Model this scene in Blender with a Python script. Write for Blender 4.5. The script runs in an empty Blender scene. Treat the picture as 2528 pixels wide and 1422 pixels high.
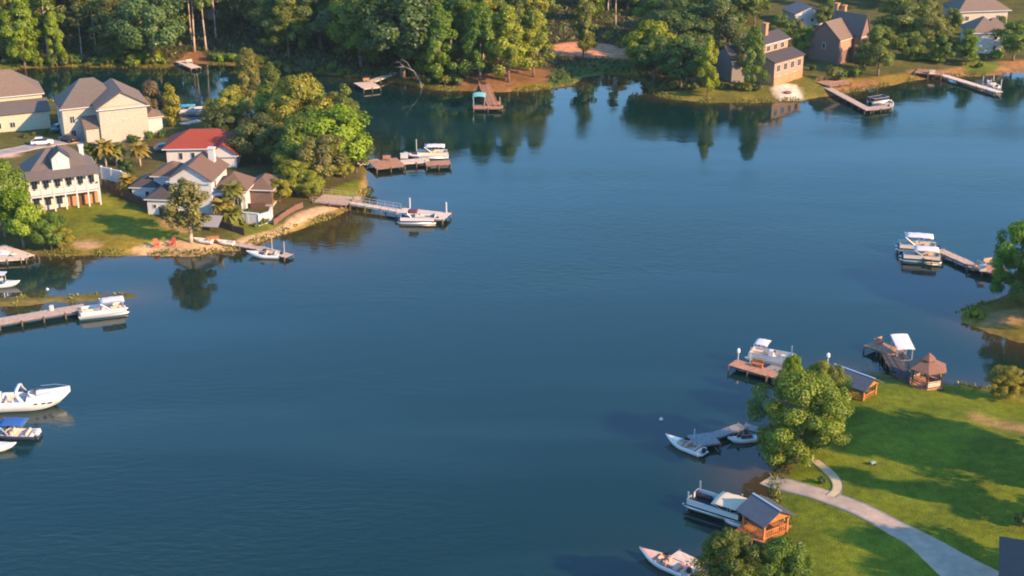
import bpy, math, random
import numpy as np
from mathutils import Vector, Matrix

R = math.radians
rng = np.random.default_rng(7)
random.seed(11)
scene = bpy.context.scene
C = bpy.context.collection

# ------------------------------------------------------------------ camera
CAM_H, PITCH, FOC = 85.0, R(22.0), 3500.0          # height above the lake, tilt, focal length in photo pixels
PW, PH = 2528.0, 1422.0
cam_d = bpy.data.cameras.new("camera"); cam = bpy.data.objects.new("camera", cam_d); C.objects.link(cam)
cam.location = (0, 0, CAM_H); cam.rotation_euler = (math.pi/2 - PITCH, 0, 0)
cam_d.sensor_width = 36.0; cam_d.lens = FOC/PW*36.0
cam_d.clip_start = 1.0; cam_d.clip_end = 20000.0
scene.camera = cam

# ------------------------------------------------------------------ sky, sun, exposure
SUN_EL, SUN_TO = R(26.0), (math.cos(R(-30)), math.sin(R(-30)))   # low sun, right of and a little behind the camera
world = bpy.data.worlds.new("World"); scene.world = world; world.use_nodes = True
wn = world.node_tree.nodes; wl = world.node_tree.links; wn.clear()
sky = wn.new("ShaderNodeTexSky"); sky.sky_type = 'NISHITA'; sky.sun_disc = False
sky.sun_elevation = SUN_EL; sky.sun_rotation = math.atan2(SUN_TO[0], SUN_TO[1])
sky.altitude = 100; sky.air_density = 1.7; sky.dust_density = 0.0; sky.ozone_density = 10.0
bg = wn.new("ShaderNodeBackground"); bg.inputs[1].default_value = 0.15
wo = wn.new("ShaderNodeOutputWorld"); wl.new(sky.outputs[0], bg.inputs[0]); wl.new(bg.outputs[0], wo.inputs[0])
sun_d = bpy.data.lights.new("sun", 'SUN'); sun = bpy.data.objects.new("sun", sun_d); C.objects.link(sun)
sun_d.energy = 3.9; sun_d.angle = R(0.9); sun_d.color = (1.0, 0.65, 0.33)
sv = Vector((SUN_TO[0]*math.cos(SUN_EL), SUN_TO[1]*math.cos(SUN_EL), math.sin(SUN_EL)))
sun.rotation_euler = sv.to_track_quat('Z', 'Y').to_euler(); sun.location = sv*400
scene.view_settings.view_transform = 'Standard'; scene.view_settings.look = 'None'
scene.view_settings.exposure = 1.42; scene.view_settings.gamma = 1.0
scene.view_settings.use_curve_mapping = False
scene.render.engine = 'CYCLES'
scene.cycles.use_denoising = True
scene.cycles.max_bounces = 6; scene.cycles.diffuse_bounces = 2; scene.cycles.glossy_bounces = 3
scene.cycles.transmission_bounces = 4; scene.cycles.caustics_reflective = False; scene.cycles.caustics_refractive = False
scene.cycles.pixel_filter_type = 'BLACKMAN_HARRIS'; scene.cycles.filter_width = 1.9

# ------------------------------------------------------------------ photo pixel -> place on the ground
def ray(px, py, z=0.0):
    r = (px - PW/2)/FOC; u = -(py - PH/2)/FOC
    d = (r, math.cos(PITCH) + u*math.sin(PITCH), -math.sin(PITCH) + u*math.cos(PITCH))
    t = (z - CAM_H)/d[2]
    return d[0]*t, d[1]*t

def crom(pts, n=5):
    P = np.array(pts, float); N = len(P); out = []
    for i in range(N):
        a, b, c, d = P[i-1], P[i], P[(i+1) % N], P[(i+2) % N]
        for k in range(n):
            t = k/n
            out.append(0.5*((2*b) + (-a + c)*t + (2*a - 5*b + 4*c - d)*t*t + (-a + 3*b - 3*c + d)*t**3))
    return np.array(out)

def sdf(poly, X, Y):
    """distance to a closed outline, positive inside"""
    d2 = np.full(X.shape, 1e18); ins = np.zeros(X.shape, bool)
    N = len(poly)
    for i in range(N):
        ax, ay = poly[i]; bx, by = poly[(i+1) % N]
        ex, ey = bx-ax, by-ay; L = ex*ex+ey*ey+1e-12
        wx, wy = X-ax, Y-ay
        t = np.clip((wx*ex+wy*ey)/L, 0, 1)
        d2 = np.minimum(d2, (wx-ex*t)**2 + (wy-ey*t)**2)
        c = ((ay > Y) != (by > Y))
        if ey != 0:
            ins ^= c & (X < ax + (Y-ay)*ex/ey)
    d = np.sqrt(d2)
    return np.where(ins, d, -d)

def outline(pts, z=0.0, smooth=True):
    w = [ray(x, y, z) for x, y in pts]
    return crom(w) if smooth else np.array(w)

def extend(w, extra): return np.vstack([w, np.array(extra, float)])

# shorelines, walked along the water's edge
A_front = [(-260,668),(-120,655),(0,640),(80,630),(180,632),(330,631),(400,633),(470,632),(540,624),(600,614),(650,596),(700,578),(760,560),(810,541),(850,524),(885,505),(903,475),(909,445),(906,420),
           (900,385),(872,345),(800,318),(700,305),(600,302),(520,306),(450,302),(400,286),(300,266),(200,252),(100,248),(0,241),(-150,236),(-500,232),(-700,520)]
B_front = [(-700,196),(-300,188),(-100,184),(0,178),(60,169),(200,165),(330,166),(400,168),(428,161),(450,154),(490,157),(560,161),(620,167),(700,171),(800,183),(870,190),(940,198),(1000,208),(1080,221),(1150,225),(1250,227),(1330,222),(1400,212),(1434,198),(1446,190),(1500,184),(1555,191),(1590,205),(1612,229),(1650,243),(1720,251),(1800,254),(1900,252),(1985,247),(2045,237),(2110,226),(2200,210),(2290,194),(2370,190),(2450,186),(2528,178),(2750,164),(3100,150)]
C_front = [(2980,620),(2700,665),(2570,700),(2500,722),(2440,744),(2395,760),(2366,781),(2385,800),(2440,822),(2500,842),(2570,858),(2700,872),(3000,880)]
D_front = [(3300,930),(2800,940),(2600,966),(2528,972),(2440,962),(2340,946),(2250,931),(2170,924),(2100,925),(2040,935),(1985,962),(1930,1002),(1898,1050),(1882,1088),(1898,1135),(1920,1168),(1900,1192),(1910,1212),(1903,1240),(1915,1290),(1900,1335),(1850,1368),(1800,1398),(1750,1450),(1690,1530),(1650,1650)]
E_front = [(-300,752),(-100,760),(0,757),(140,748),(250,742),(325,738),(338,731),(325,724),(240,727),(130,732),(0,735),(-100,737),(-300,735)]
polyA = outline(A_front)
wB = crom([ray(x, y) for x, y in B_front])[:-5]
polyB = extend(wB, [(1500, 560), (9000, 900), (9000, 12000), (-9000, 12000), (-9000, 500), (-900, 420)])
wC = crom([ray(x, y) for x, y in C_front])[:-5]
polyC = extend(wC, [(170, 165), (260, 160), (260, 300)])
wD = crom([ray(x, y) for x, y in D_front])[:-5]
polyD = extend(wD, [(60, 60), (60, -300), (9000, -300), (9000, 400), (300, 170)])
polyE = outline(E_front)
polyW = np.array([(-900, 420), (-420, 330), (-260, 290), (-175, 262), (-150, 200), (-210, 150), (-300, 60), (-300, -300), (-9000, -300), (-9000, 500)])
LANDS = [polyA, polyB, polyC, polyD, polyE, polyW]

def land_sdf(X, Y):
    s = np.full(X.shape, -1e9)
    for p in LANDS: s = np.maximum(s, sdf(p, X, Y))
    return s

def bumpy(X, Y):
    return 0.10*np.sin(X*0.21+1.3)*np.cos(Y*0.17) + 0.06*np.sin(X*0.53-Y*0.41) + 0.04*np.sin(X*0.9+Y*1.1)

def height(s, X, Y):
    wob = 0.55*np.sin(X*0.55+Y*0.31) + 0.4*np.sin(X*1.23-Y*0.9) + 0.25*np.sin(X*2.3+Y*1.7)
    s2 = s + wob*np.exp(-(s/6.0)**2)*0.55
    up = 0.10 + 1.5*(1-np.exp(-np.maximum(s2, 0)/9.0)) + 0.018*np.minimum(np.maximum(s2, 0), 260)
    dn = -0.10 - 0.22*np.minimum(np.maximum(-s2, 0), 12)
    h = np.where(s2 > 0, up + bumpy(X, Y)*np.clip(s2/10, 0, 1), dn)
    return np.where(np.abs(s2) < 0.5, 0.2*s2, h)

def ground_z(x, y):
    X = np.array([x], float); Y = np.array([y], float)
    return float(height(land_sdf(X, Y), X, Y)[0])

def at(px, py):
    """point on land under a photo pixel"""
    z = 1.2
    for _ in range(5):
        x, y = ray(px, py, z); z = ground_z(x, y)
    return Vector((x, y, z))

def over(px, py, z=0.0):
    x, y = ray(px, py, z); return Vector((x, y, z))

# ------------------------------------------------------------------ materials
MATS = {}
def mat(name, col, rough=0.7, metal=0.0, noise=0.0, nscale=3.0, spec=0.4, bump=0.0):
    if name in MATS: return MATS[name]
    m = bpy.data.materials.new(name); m.use_nodes = True; MATS[name] = m
    nt = m.node_tree; b = nt.nodes["Principled BSDF"]
    b.inputs["Roughness"].default_value = rough; b.inputs["Metallic"].default_value = metal
    b.inputs["Specular IOR Level"].default_value = spec
    if noise > 0:
        tc = nt.nodes.new("ShaderNodeTexCoord"); n = nt.nodes.new("ShaderNodeTexNoise")
        n.inputs["Scale"].default_value = nscale; n.inputs["Detail"].default_value = 5
        nt.links.new(tc.outputs["Object"], n.inputs["Vector"])
        r = nt.nodes.new("ShaderNodeValToRGB"); r.color_ramp.elements[0].position = 0.3; r.color_ramp.elements[1].position = 0.72
        r.color_ramp.elements[0].color = tuple(c*(1-noise) for c in col) + (1,)
        r.color_ramp.elements[1].color = tuple(min(1, c*(1+noise)) for c in col) + (1,)
        nt.links.new(n.outputs["Fac"], r.inputs[0]); nt.links.new(r.outputs[0], b.inputs["Base Color"])
        if bump > 0:
            bp = nt.nodes.new("ShaderNodeBump"); bp.inputs["Strength"].default_value = bump
            nt.links.new(n.outputs["Fac"], bp.inputs["Height"]); nt.links.new(bp.outputs[0], b.inputs["Normal"])
    else:
        b.inputs["Base Color"].default_value = tuple(col) + (1,)
    return m

def stripe_mat(name, col, dark, scale, axis, rough=0.8):
    """fine courses (siding, shingle rows) too narrow to tell apart"""
    if name in MATS: return MATS[name]
    m = mat(name, col, rough, noise=0.12, nscale=2.0); nt = m.node_tree; b = nt.nodes["Principled BSDF"]
    src = b.inputs["Base Color"].links[0].from_socket
    tc = nt.nodes.new("ShaderNodeTexCoord"); mp = nt.nodes.new("ShaderNodeMapping"); w = nt.nodes.new("ShaderNodeTexWave")
    w.wave_type = 'BANDS'; w.bands_direction = axis; w.inputs["Scale"].default_value = scale; w.inputs["Distortion"].default_value = 0.3
    nt.links.new(tc.outputs["Object"], mp.inputs[0]); nt.links.new(mp.outputs[0], w.inputs[0])
    mx = nt.nodes.new("ShaderNodeMixRGB"); mx.blend_type = 'MULTIPLY'
    rp = nt.nodes.new("ShaderNodeMapRange"); rp.inputs[3].default_value = dark; rp.inputs[4].default_value = 0.0
    nt.links.new(w.outputs["Fac"], rp.inputs[0]); nt.links.new(rp.outputs[0], mx.inputs[0])
    nt.links.new(src, mx.inputs[1]); mx.inputs[2].default_value = (0.35, 0.33, 0.32, 1)
    nt.links.new(mx.outputs[0], b.inputs["Base Color"])
    return m

def ground_material():
    m = bpy.data.materials.new("ground_cover"); m.use_nodes = True; nt = m.node_tree; b = nt.nodes["Principled BSDF"]
    b.inputs["Roughness"].default_value = 0.95; b.inputs["Specular IOR Level"].default_value = 0.1
    a = nt.nodes.new("ShaderNodeAttribute"); a.attribute_name = "ground"
    tc = nt.nodes.new("ShaderNodeTexCoord")
    def noise(sc, det):
        n = nt.nodes.new("ShaderNodeTexNoise"); n.inputs["Scale"].default_value = sc; n.inputs["Detail"].default_value = det
        nt.links.new(tc.outputs["Object"], n.inputs["Vector"]); return n
    n1, n2, n3 = noise(0.12, 4), noise(0.9, 6), noise(5.0, 4)
    last = a.outputs["Color"]
    for n, lo, hi, tint in ((n1, 0.72, 1.3, (1.25, 0.98, 0.75, 1)), (n2, 0.78, 1.22, (1.12, 1.0, 0.85, 1)), (n3, 0.7, 1.3, (1, 1, 1, 1))):
        r = nt.nodes.new("ShaderNodeMapRange"); r.inputs[1].default_value = 0.3; r.inputs[2].default_value = 0.7
        r.inputs[3].default_value = lo; r.inputs[4].default_value = hi; nt.links.new(n.outputs["Fac"], r.inputs[0])
        v = nt.nodes.new("ShaderNodeVectorMath"); v.operation = 'SCALE'
        nt.links.new(last, v.inputs[0]); nt.links.new(r.outputs[0], v.inputs["Scale"])
        mx = nt.nodes.new("ShaderNodeMixRGB"); mx.blend_type = 'MULTIPLY'; nt.links.new(n.outputs["Fac"], mx.inputs[0])
        nt.links.new(v.outputs[0], mx.inputs[1]); mx.inputs[2].default_value = tint
        last = mx.outputs[0]
    nt.links.new(last, b.inputs["Base Color"])
    bp = nt.nodes.new("ShaderNodeBump"); bp.inputs["Strength"].default_value = 0.6; bp.inputs["Distance"].default_value = 0.15
    nt.links.new(n3.outputs["Fac"], bp.inputs["Height"]); nt.links.new(bp.outputs[0], b.inputs["Normal"])
    return m

def water_material():
    m = bpy.data.materials.new("lake_water"); m.use_nodes = True; nt = m.node_tree; b = nt.nodes["Principled BSDF"]
    b.inputs["IOR"].default_value = 1.38; b.inputs["Roughness"].default_value = 0.05
    a = nt.nodes.new("ShaderNodeAttribute"); a.attribute_name = "shallow"
    tc = nt.nodes.new("ShaderNodeTexCoord")
    mx = nt.nodes.new("ShaderNodeMixRGB"); mx.inputs[1].default_value = (0.001, 0.020, 0.015, 1); mx.inputs[2].default_value = (0.055, 0.034, 0.010, 1)
    nt.links.new(a.outputs["Fac"], mx.inputs[0]); nt.links.new(mx.outputs[0], b.inputs["Base Color"])
    def noise(sc, det, stretch, rot):
        mp = nt.nodes.new("ShaderNodeMapping"); mp.inputs["Scale"].default_value = stretch; mp.inputs["Rotation"].default_value = (0, 0, rot)
        n = nt.nodes.new("ShaderNodeTexNoise"); n.inputs["Scale"].default_value = sc; n.inputs["Detail"].default_value = det
        nt.links.new(tc.outputs["Object"], mp.inputs[0]); nt.links.new(mp.outputs[0], n.inputs["Vector"]); return n
    rip = noise(1.1, 3, (0.45, 1.0, 1), 0.5); swell = noise(0.23, 2, (0.5, 1, 1), 0.45); gust = noise(0.02, 4, (0.4, 1.5, 1), 0.35)
    sheen = noise(0.016, 3, (0.35, 1.7, 1), -0.28)              # pale wind sheen, painted as lanes into the water's body colour
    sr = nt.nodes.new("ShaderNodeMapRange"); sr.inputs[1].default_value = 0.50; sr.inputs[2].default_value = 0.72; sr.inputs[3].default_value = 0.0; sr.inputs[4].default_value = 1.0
    nt.links.new(sheen.outputs["Fac"], sr.inputs[0])
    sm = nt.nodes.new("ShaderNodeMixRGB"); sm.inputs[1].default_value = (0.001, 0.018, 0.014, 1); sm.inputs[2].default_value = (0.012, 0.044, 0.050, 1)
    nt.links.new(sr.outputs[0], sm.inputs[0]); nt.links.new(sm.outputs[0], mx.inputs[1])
    g = nt.nodes.new("ShaderNodeMapRange"); g.inputs[1].default_value = 0.42; g.inputs[2].default_value = 0.60; g.inputs[3].default_value = 0.03; g.inputs[4].default_value = 0.75
    nt.links.new(gust.outputs["Fac"], g.inputs[0])
    b1 = nt.nodes.new("ShaderNodeBump"); b1.inputs["Distance"].default_value = 0.10
    nt.links.new(rip.outputs["Fac"], b1.inputs["Height"]); 
    op = nt.nodes.new("ShaderNodeAttribute"); op.attribute_name = "open"
    mu = nt.nodes.new("ShaderNodeMath"); mu.operation = 'MULTIPLY'; nt.links.new(g.outputs[0], mu.inputs[0]); nt.links.new(op.outputs["Fac"], mu.inputs[1])
    nt.links.new(mu.outputs[0], b1.inputs["Strength"])
    b2 = nt.nodes.new("ShaderNodeBump"); b2.inputs["Distance"].default_value = 0.14; b2.inputs["Strength"].default_value = 0.2
    nt.links.new(swell.outputs["Fac"], b2.inputs["Height"]); nt.links.new(b1.outputs[0], b2.inputs["Normal"])
    nt.links.new(b2.outputs[0], b.inputs["Normal"])
    rr = nt.nodes.new("ShaderNodeMapRange"); rr.inputs[1].default_value = 0.38; rr.inputs[2].default_value = 0.68; rr.inputs[3].default_value = 0.06; rr.inputs[4].default_value = 0.30
    nt.links.new(gust.outputs["Fac"], rr.inputs[0]); 
    rm_ = nt.nodes.new("ShaderNodeMath"); rm_.operation = 'MULTIPLY'; nt.links.new(rr.outputs[0], rm_.inputs[0]); nt.links.new(op.outputs["Fac"], rm_.inputs[1])
    nt.links.new(rm_.outputs[0], b.inputs["Roughness"])
    return m

# ------------------------------------------------------------------ mesh helpers
def mesh_from(name, V, F, m=None, smooth=False):
    me = bpy.data.meshes.new(name); me.from_pydata(V, [], F); 
    if m: me.materials.append(m)
    if smooth: me.polygons.foreach_set("use_smooth", [True]*len(me.polygons))
    me.update(); return me

def link(name, me, parent=None, loc=None):
    o = bpy.data.objects.new(name, me); C.objects.link(o)
    if parent: o.parent = parent
    if loc is not None: o.location = loc
    return o

def tag(o, label, cat, group=None):
    o["label"] = label; o["category"] = cat
    if group: o["group"] = group
    return o

def thing(name, label, cat, loc, rz=0.0, group=None):
    o = bpy.data.objects.new(name, None); C.objects.link(o); o.empty_display_size = 0.5
    o.location = loc; o.rotation_euler = (0, 0, rz); return tag(o, label, cat, group)

class MB:
    def __init__(s): s.v = []; s.f = []
    def add(s, V, F):
        k = len(s.v); s.v += [tuple(p) for p in V]; s.f += [tuple(i+k for i in f) for f in F]; return s
    def box(s, c, d, rz=0.0, rx=0.0, ry=0.0, taper=1.0):
        x, y, z = (q/2 for q in d); V = []
        for sz in (-1, 1):
            k = taper if sz > 0 else 1.0
            for sx, sy in ((-1, -1), (1, -1), (1, 1), (-1, 1)): V.append(Vector((sx*x*k, sy*y*k, sz*z)))
        if rx or ry or rz:
            M = Matrix.Rotation(rz, 3, 'Z') @ Matrix.Rotation(ry, 3, 'Y') @ Matrix.Rotation(rx, 3, 'X'); V = [M @ q for q in V]
        c = Vector(c); return s.add([q+c for q in V], [(3,2,1,0),(4,5,6,7),(0,1,5,4),(1,2,6,5),(2,3,7,6),(3,0,4,7)])
    def tube(s, a, b, r, n=6, r2=None):
        a, b = Vector(a), Vector(b); r2 = r if r2 is None else r2
        q = (b-a).to_track_quat('Z', 'Y'); V = []
        for p, rr in ((a, r), (b, r2)):
            for i in range(n):
                t = 2*math.pi*i/n; V.append(p + q @ Vector((rr*math.cos(t), rr*math.sin(t), 0)))
        F = [(i, (i+1) % n, n+(i+1) % n, n+i) for i in range(n)] + [tuple(range(n-1, -1, -1)), tuple(range(n, 2*n))]
        return s.add(V, F)
    def prism(s, poly, z0, z1):
        n = len(poly); V = [(x, y, z0) for x, y in poly] + [(x, y, z1) for x, y in poly]
        F = [(i, (i+1) % n, n+(i+1) % n, n+i) for i in range(n)] + [tuple(range(n-1, -1, -1)), tuple(range(n, 2*n))]
        return s.add(V, F)
    def loft(s, rings, closed=False, caps=False):
        n = len(rings[0]); V = [p for r in rings for p in r]; F = []
        m = n if closed else n-1
        for j in range(len(rings)-1):
            for i in range(m): F.append((j*n+i, j*n+(i+1) % n, (j+1)*n+(i+1) % n, (j+1)*n+i))
        if caps: F += [tuple(range(n-1, -1, -1)), tuple((len(rings)-1)*n+i for i in range(n))]
        return s.add(V, F)
    def build(s, name, m, parent=None, smooth=False, loc=None, kind=None):
        o = link(name, mesh_from(name, s.v, s.f, m, smooth), parent, loc)
        if kind: o["kind"] = kind
        return o

# ------------------------------------------------------------------ terrain sheet and lake
def axis_pts(lo, hi, step, far):
    mid = np.arange(lo, hi+1e-6, step); out = [mid]
    a, d, k = [], lo, step
    while d > -far: k *= 1.35; d -= k; a.append(d)
    c, d, k = [], hi, step
    while d < far: k *= 1.35; d += k; c.append(d)
    return np.concatenate([np.array(a[::-1]), mid, np.array(c)])
gx = axis_pts(-178, 178, 1.0, 12000); gy = axis_pts(112, 470, 1.0, 12000)
GX, GY = np.meshgrid(gx, gy); FX, FY = GX.ravel(), GY.ravel()
S = land_sdf(FX, FY); H = height(S, FX, FY)

GRASS, FLOOR, SAND, DIRT = (0.115, 0.145, 0.016), (0.060, 0.048, 0.026), (0.42, 0.31, 0.18), (0.20, 0.105, 0.05)
col = np.tile(np.array((0.075, 0.085, 0.024)), (len(FX), 1))
def paint(pts, c, soft=1.5, z=1.3, grow=0.0):
    w = np.clip((sdf(outline(pts, z), FX, FY)+grow)/soft+0.5, 0, 1)[:, None]
    global col; col = col*(1-w) + np.array(c)*w
# ground covers
near = (np.abs(FX) < 400) & (FY < 700)
paint([(-400,165),(430,160),(640,168),(940,196),(1080,215),(1430,190),(1560,188),(1600,215),(1700,240),(1780,150),(1600,60),(1300,-60),(0,-120),(-400,-60)], FLOOR, 3.0, 1.8)
paint([(-50,183),(60,172),(200,168),(330,169),(405,170),(430,160),(405,157),(330,156),(200,156),(60,158),(-50,168)], (0.105,0.135,0.020), 1.0, 0.4)
paint([(470,158),(560,163),(640,168),(800,184),(940,199),(1000,209),(1080,222),(1150,226),(1330,223),(1432,198),(1330,205),(1230,216),(1150,214),(1080,211),(1000,197),(940,190),(800,176),(640,158),(560,150),(470,148)], (0.13,0.13,0.022), 1.0, 0.4)
paint([(428,158),(445,140),(475,128),(500,132),(520,150),(480,156)], DIRT, 1.5, 1.0)
paint([(1120,205),(1160,188),(1250,172),(1350,170),(1400,190),(1350,206),(1250,214),(1170,212)], (0.19,0.11,0.05), 2.8, 1.5)
paint([(1270,214),(1330,206),(1400,200),(1425,200),(1400,211),(1330,221),(1280,225)], (0.165,0.140,0.015), 1.2, 0.6)
paint([(1350,190),(1400,150),(1560,142),(1590,175),(1540,186),(1450,186),(1400,196)], (0.05,0.10,0.025), 2.0, 2.0)
paint([(1360,108),(1460,100),(1545,115),(1560,135),(1450,132),(1360,128)], (0.40,0.22,0.14), 1.2, 2.5)
paint([(1380,120),(1460,114),(1560,112),(1550,128),(1450,126)], (0.40,0.24,0.15), 1.0, 2.5)
paint([(1620,225),(1700,222),(1780,215),(1900,205),(2000,190),(2060,205),(2040,232),(1985,244),(1900,250),(1800,252),(1720,249),(1650,241)], (0.12,0.125,0.022), 1.2, 0.8)
paint([(1905,222),(1930,213),(1965,214),(1982,236),(1960,244),(1925,242)], (0.60,0.52,0.44), 0.8, 0.8)
paint([(2040,215),(2080,200),(2200,185),(2290,172),(2300,188),(2200,206),(2110,222),(2050,232)], (0.20,0.155,0.030), 1.2, 0.8)
paint([(2050,225),(2110,207),(2160,200),(2170,212),(2110,224)], (0.24,0.13,0.06), 1.0, 0.5)
paint([(2240,175),(2330,172),(2420,160),(2528,150),(2600,150),(2560,176),(2450,184),(2370,188),(2290,192)], (0.25,0.15,0.07), 1.0, 0.8)
paint([(2380,160),(2470,158),(2440,176),(2390,176)], (0.10,0.14,0.02), 1.0, 0.8)
# left peninsula
paint([(-400,380),(0,372),(120,345),(210,338),(250,346),(205,362),(120,372),(0,392),(-400,430)], (0.34,0.27,0.24), 0.8, 2.4)
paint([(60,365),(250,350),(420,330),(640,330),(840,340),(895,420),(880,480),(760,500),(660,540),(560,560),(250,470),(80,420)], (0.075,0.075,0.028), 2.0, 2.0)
paint([(140,525),(255,492),(330,520),(440,560),(475,590),(440,605),(330,612),(170,618)], GRASS, 1.0, 1.2)
paint([(180,590),(300,585),(440,598),(440,606),(330,618),(180,625)], (0.16,0.145,0.022), 1.0, 0.8)
paint([(395,545),(440,558),(470,575),(440,575),(400,560)], (0.30,0.20,0.09), 0.8, 1.0)
paint([(325,615),(395,602),(470,600),(560,600),(590,612),(540,622),(470,630),(400,631),(350,628)], SAND, 0.8, 0.4)
paint([(180,602),(230,600),(250,610),(200,614)], SAND, 0.8, 0.5)
paint([(560,560),(660,545),(690,560),(640,578),(600,585)], (0.12,0.15,0.02), 0.8, 1.0)
paint([(590,592),(640,575),(690,560),(720,538),(760,520),(830,506),(850,514),(800,535),(740,556),(690,576),(640,592),(600,605)], (0.50,0.37,0.22), 0.7, 0.6)
paint([(690,586),(740,570),(800,545),(850,525),(870,512),(850,512),(800,530),(740,555)], (0.20,0.16,0.035), 0.7, 0.3)
paint([(800,480),(850,455),(885,440),(900,445),(890,480),(860,500),(810,500)], (0.115,0.155,0.015), 0.8, 0.8)
paint([(885,500),(905,470),(909,440),(902,430),(896,450),(880,485),(850,505)], (0.42,0.28,0.11), 0.6, 0.3)
# right shore
paint([(2360,785),(2400,757),(2450,742),(2540,715),(2700,700),(2700,860),(2560,852),(2440,818)], (0.13,0.12,0.022), 1.0, 0.6)
paint([(2420,790),(2470,768),(2560,765),(2560,795),(2450,800)], (0.27,0.19,0.09), 1.0, 0.8)
paint([(1880,1300),(1900,1200),(1960,1100),(2100,945),(2200,935),(2700,960),(2900,1500),(1700,1500)], (0.100,0.145,0.012), 1.5, 1.0)
paint([(2400,1020),(2450,1035),(2560,1058),(2560,1080),(2450,1052),(2400,1036)], (0.27,0.19,0.09), 2.0, 1.3)
paint([(2330,952),(2420,968),(2480,985),(2540,1000),(2540,990),(2430,962)], (0.22,0.20,0.03), 0.6, 0.4)
paint([(1880,1120),(1925,1120),(1950,1150),(1935,1180),(1905,1185)], (0.20,0.125,0.07), 1.2, 0.4)
# mud and sand right at the water line
edge = np.clip(1 - np.abs(S-0.4)/1.1, 0, 1)[:, None]*0.6
col = col*(1-edge) + np.array((0.17, 0.135, 0.045))*edge
bed = np.clip(-S/1.2, 0, 1)[:, None]; col = col*(1-bed) + np.array((0.06, 0.045, 0.02))*bed

nx, ny = len(gx), len(gy)
I = np.arange(nx*ny).reshape(ny, nx)
Q = np.stack([I[:-1, :-1].ravel(), I[:-1, 1:].ravel(), I[1:, 1:].ravel(), I[1:, :-1].ravel()], 1)
def grid_mesh(name, Z, m):
    me = bpy.data.meshes.new(name); me.vertices.add(nx*ny)
    me.vertices.foreach_set("co", np.stack([FX, FY, Z], 1).ravel().astype(np.float32))
    me.loops.add(Q.size); me.loops.foreach_set("vertex_index", Q.ravel().astype(np.int32))
    me.polygons.add(len(Q)); me.polygons.foreach_set("loop_start", (np.arange(len(Q))*4).astype(np.int32))
    me.polygons.foreach_set("use_smooth", np.ones(len(Q), bool))
    me.update(calc_edges=True); me.materials.append(m); return me
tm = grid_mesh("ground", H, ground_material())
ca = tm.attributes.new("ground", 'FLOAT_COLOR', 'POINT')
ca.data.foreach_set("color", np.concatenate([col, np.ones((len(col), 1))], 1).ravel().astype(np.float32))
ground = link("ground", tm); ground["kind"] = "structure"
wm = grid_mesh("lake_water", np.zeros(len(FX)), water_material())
sa = wm.attributes.new("shallow", 'FLOAT', 'POINT')
wob = 0.7 + 0.5*np.sin(FX*0.19+FY*0.07)*np.sin(FY*0.13-FX*0.05)
sh = 0.85*np.exp(np.minimum(S, 0)/(3.2*wob+1.0))
for cx, cy, rr, k in ((840,560,13,0.75),(1880,1175,6,0.9)):          # browner patches off two banks
    q = over(cx, cy); sh = np.maximum(sh, k*np.exp(-((FX-q.x)**2+((FY-q.y)*0.7)**2)/(rr*rr)))
sa.data.foreach_set("value", np.clip(sh, 0, 1).astype(np.float32))
oa = wm.attributes.new("open", 'FLOAT', 'POINT'); oa.data.foreach_set("value", np.clip(0.12-S/55.0, 0.12, 1).astype(np.float32))   # banks shelter the water from the wind
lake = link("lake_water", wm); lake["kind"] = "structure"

# quick look-ups on the finished terrain
def _cell(x, y):
    i = min(max(int(np.searchsorted(gx, x))-1, 0), nx-2); j = min(max(int(np.searchsorted(gy, y))-1, 0), ny-2)
    return i, j, (x-gx[i])/(gx[i+1]-gx[i]), (y-gy[j])/(gy[j+1]-gy[j])
H2, S2 = H.reshape(ny, nx), S.reshape(ny, nx)
def _bil(A, x, y):
    i, j, u, v = _cell(x, y)
    return float((A[j, i]*(1-u)+A[j, i+1]*u)*(1-v) + (A[j+1, i]*(1-u)+A[j+1, i+1]*u)*v)
def ground_z(x, y): return _bil(H2, x, y)
def shore_d(x, y): return _bil(S2, x, y)

# ragged grass along the waterline and undergrowth on the wood's floor: blades nobody could count
def blade_mesh(name, P, hgt, wid, m, lean=0.5):
    n = len(P); a = rng.uniform(0, 6.283, n); h = hgt*rng.uniform(0.5, 1.4, n); w = wid*rng.uniform(0.6, 1.3, n)
    ux, uy = np.cos(a)*w, np.sin(a)*w; lx, ly = rng.normal(0, lean, n)*h, rng.normal(0, lean, n)*h
    b0 = P-np.stack([ux, uy, 0*a], 1); b1 = P+np.stack([ux, uy, 0*a], 1)
    t1 = P+np.stack([lx+ux*0.4, ly+uy*0.4, h], 1); t0 = P+np.stack([lx-ux*0.4, ly-uy*0.4, h*0.92], 1)
    V = np.stack([b0, b1, t1, t0], 1).reshape(-1, 3)
    me = bpy.data.meshes.new(name); me.vertices.add(4*n); me.vertices.foreach_set("co", V.ravel().astype(np.float32))
    me.loops.add(4*n); me.loops.foreach_set("vertex_index", np.arange(4*n, dtype=np.int32))
    me.polygons.add(n); me.polygons.foreach_set("loop_start", (np.arange(n)*4).astype(np.int32)); me.update(calc_edges=True); me.materials.append(m)
    t = me.attributes.new("tint", 'FLOAT', 'FACE'); t.data.foreach_set("value", rng.uniform(0, 1, n).astype(np.float32)); return me
def scatter_pts(mask, n, jit):
    idx = rng.choice(np.nonzero(mask)[0], n); x = FX[idx]+rng.uniform(-jit, jit, n); y = FY[idx]+rng.uniform(-jit, jit, n)
    z = np.array([ground_z(a, b) for a, b in zip(x, y)]); return np.stack([x, y, z], 1)
view = (np.abs(FX) < 172) & (FY > 113) & (FY < 440)
SHORE_PTS = scatter_pts(view & (S > -0.6) & (S < 1.4) & (np.sin(FX*0.23)+np.sin(FY*0.31+FX*0.11)+np.sin(FX*0.71) > -0.6) & ((sdf(polyE, FX, FY) < -2.5) | (np.sin(FX*1.7) > 0.75)), 15000, 0.7)
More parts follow.
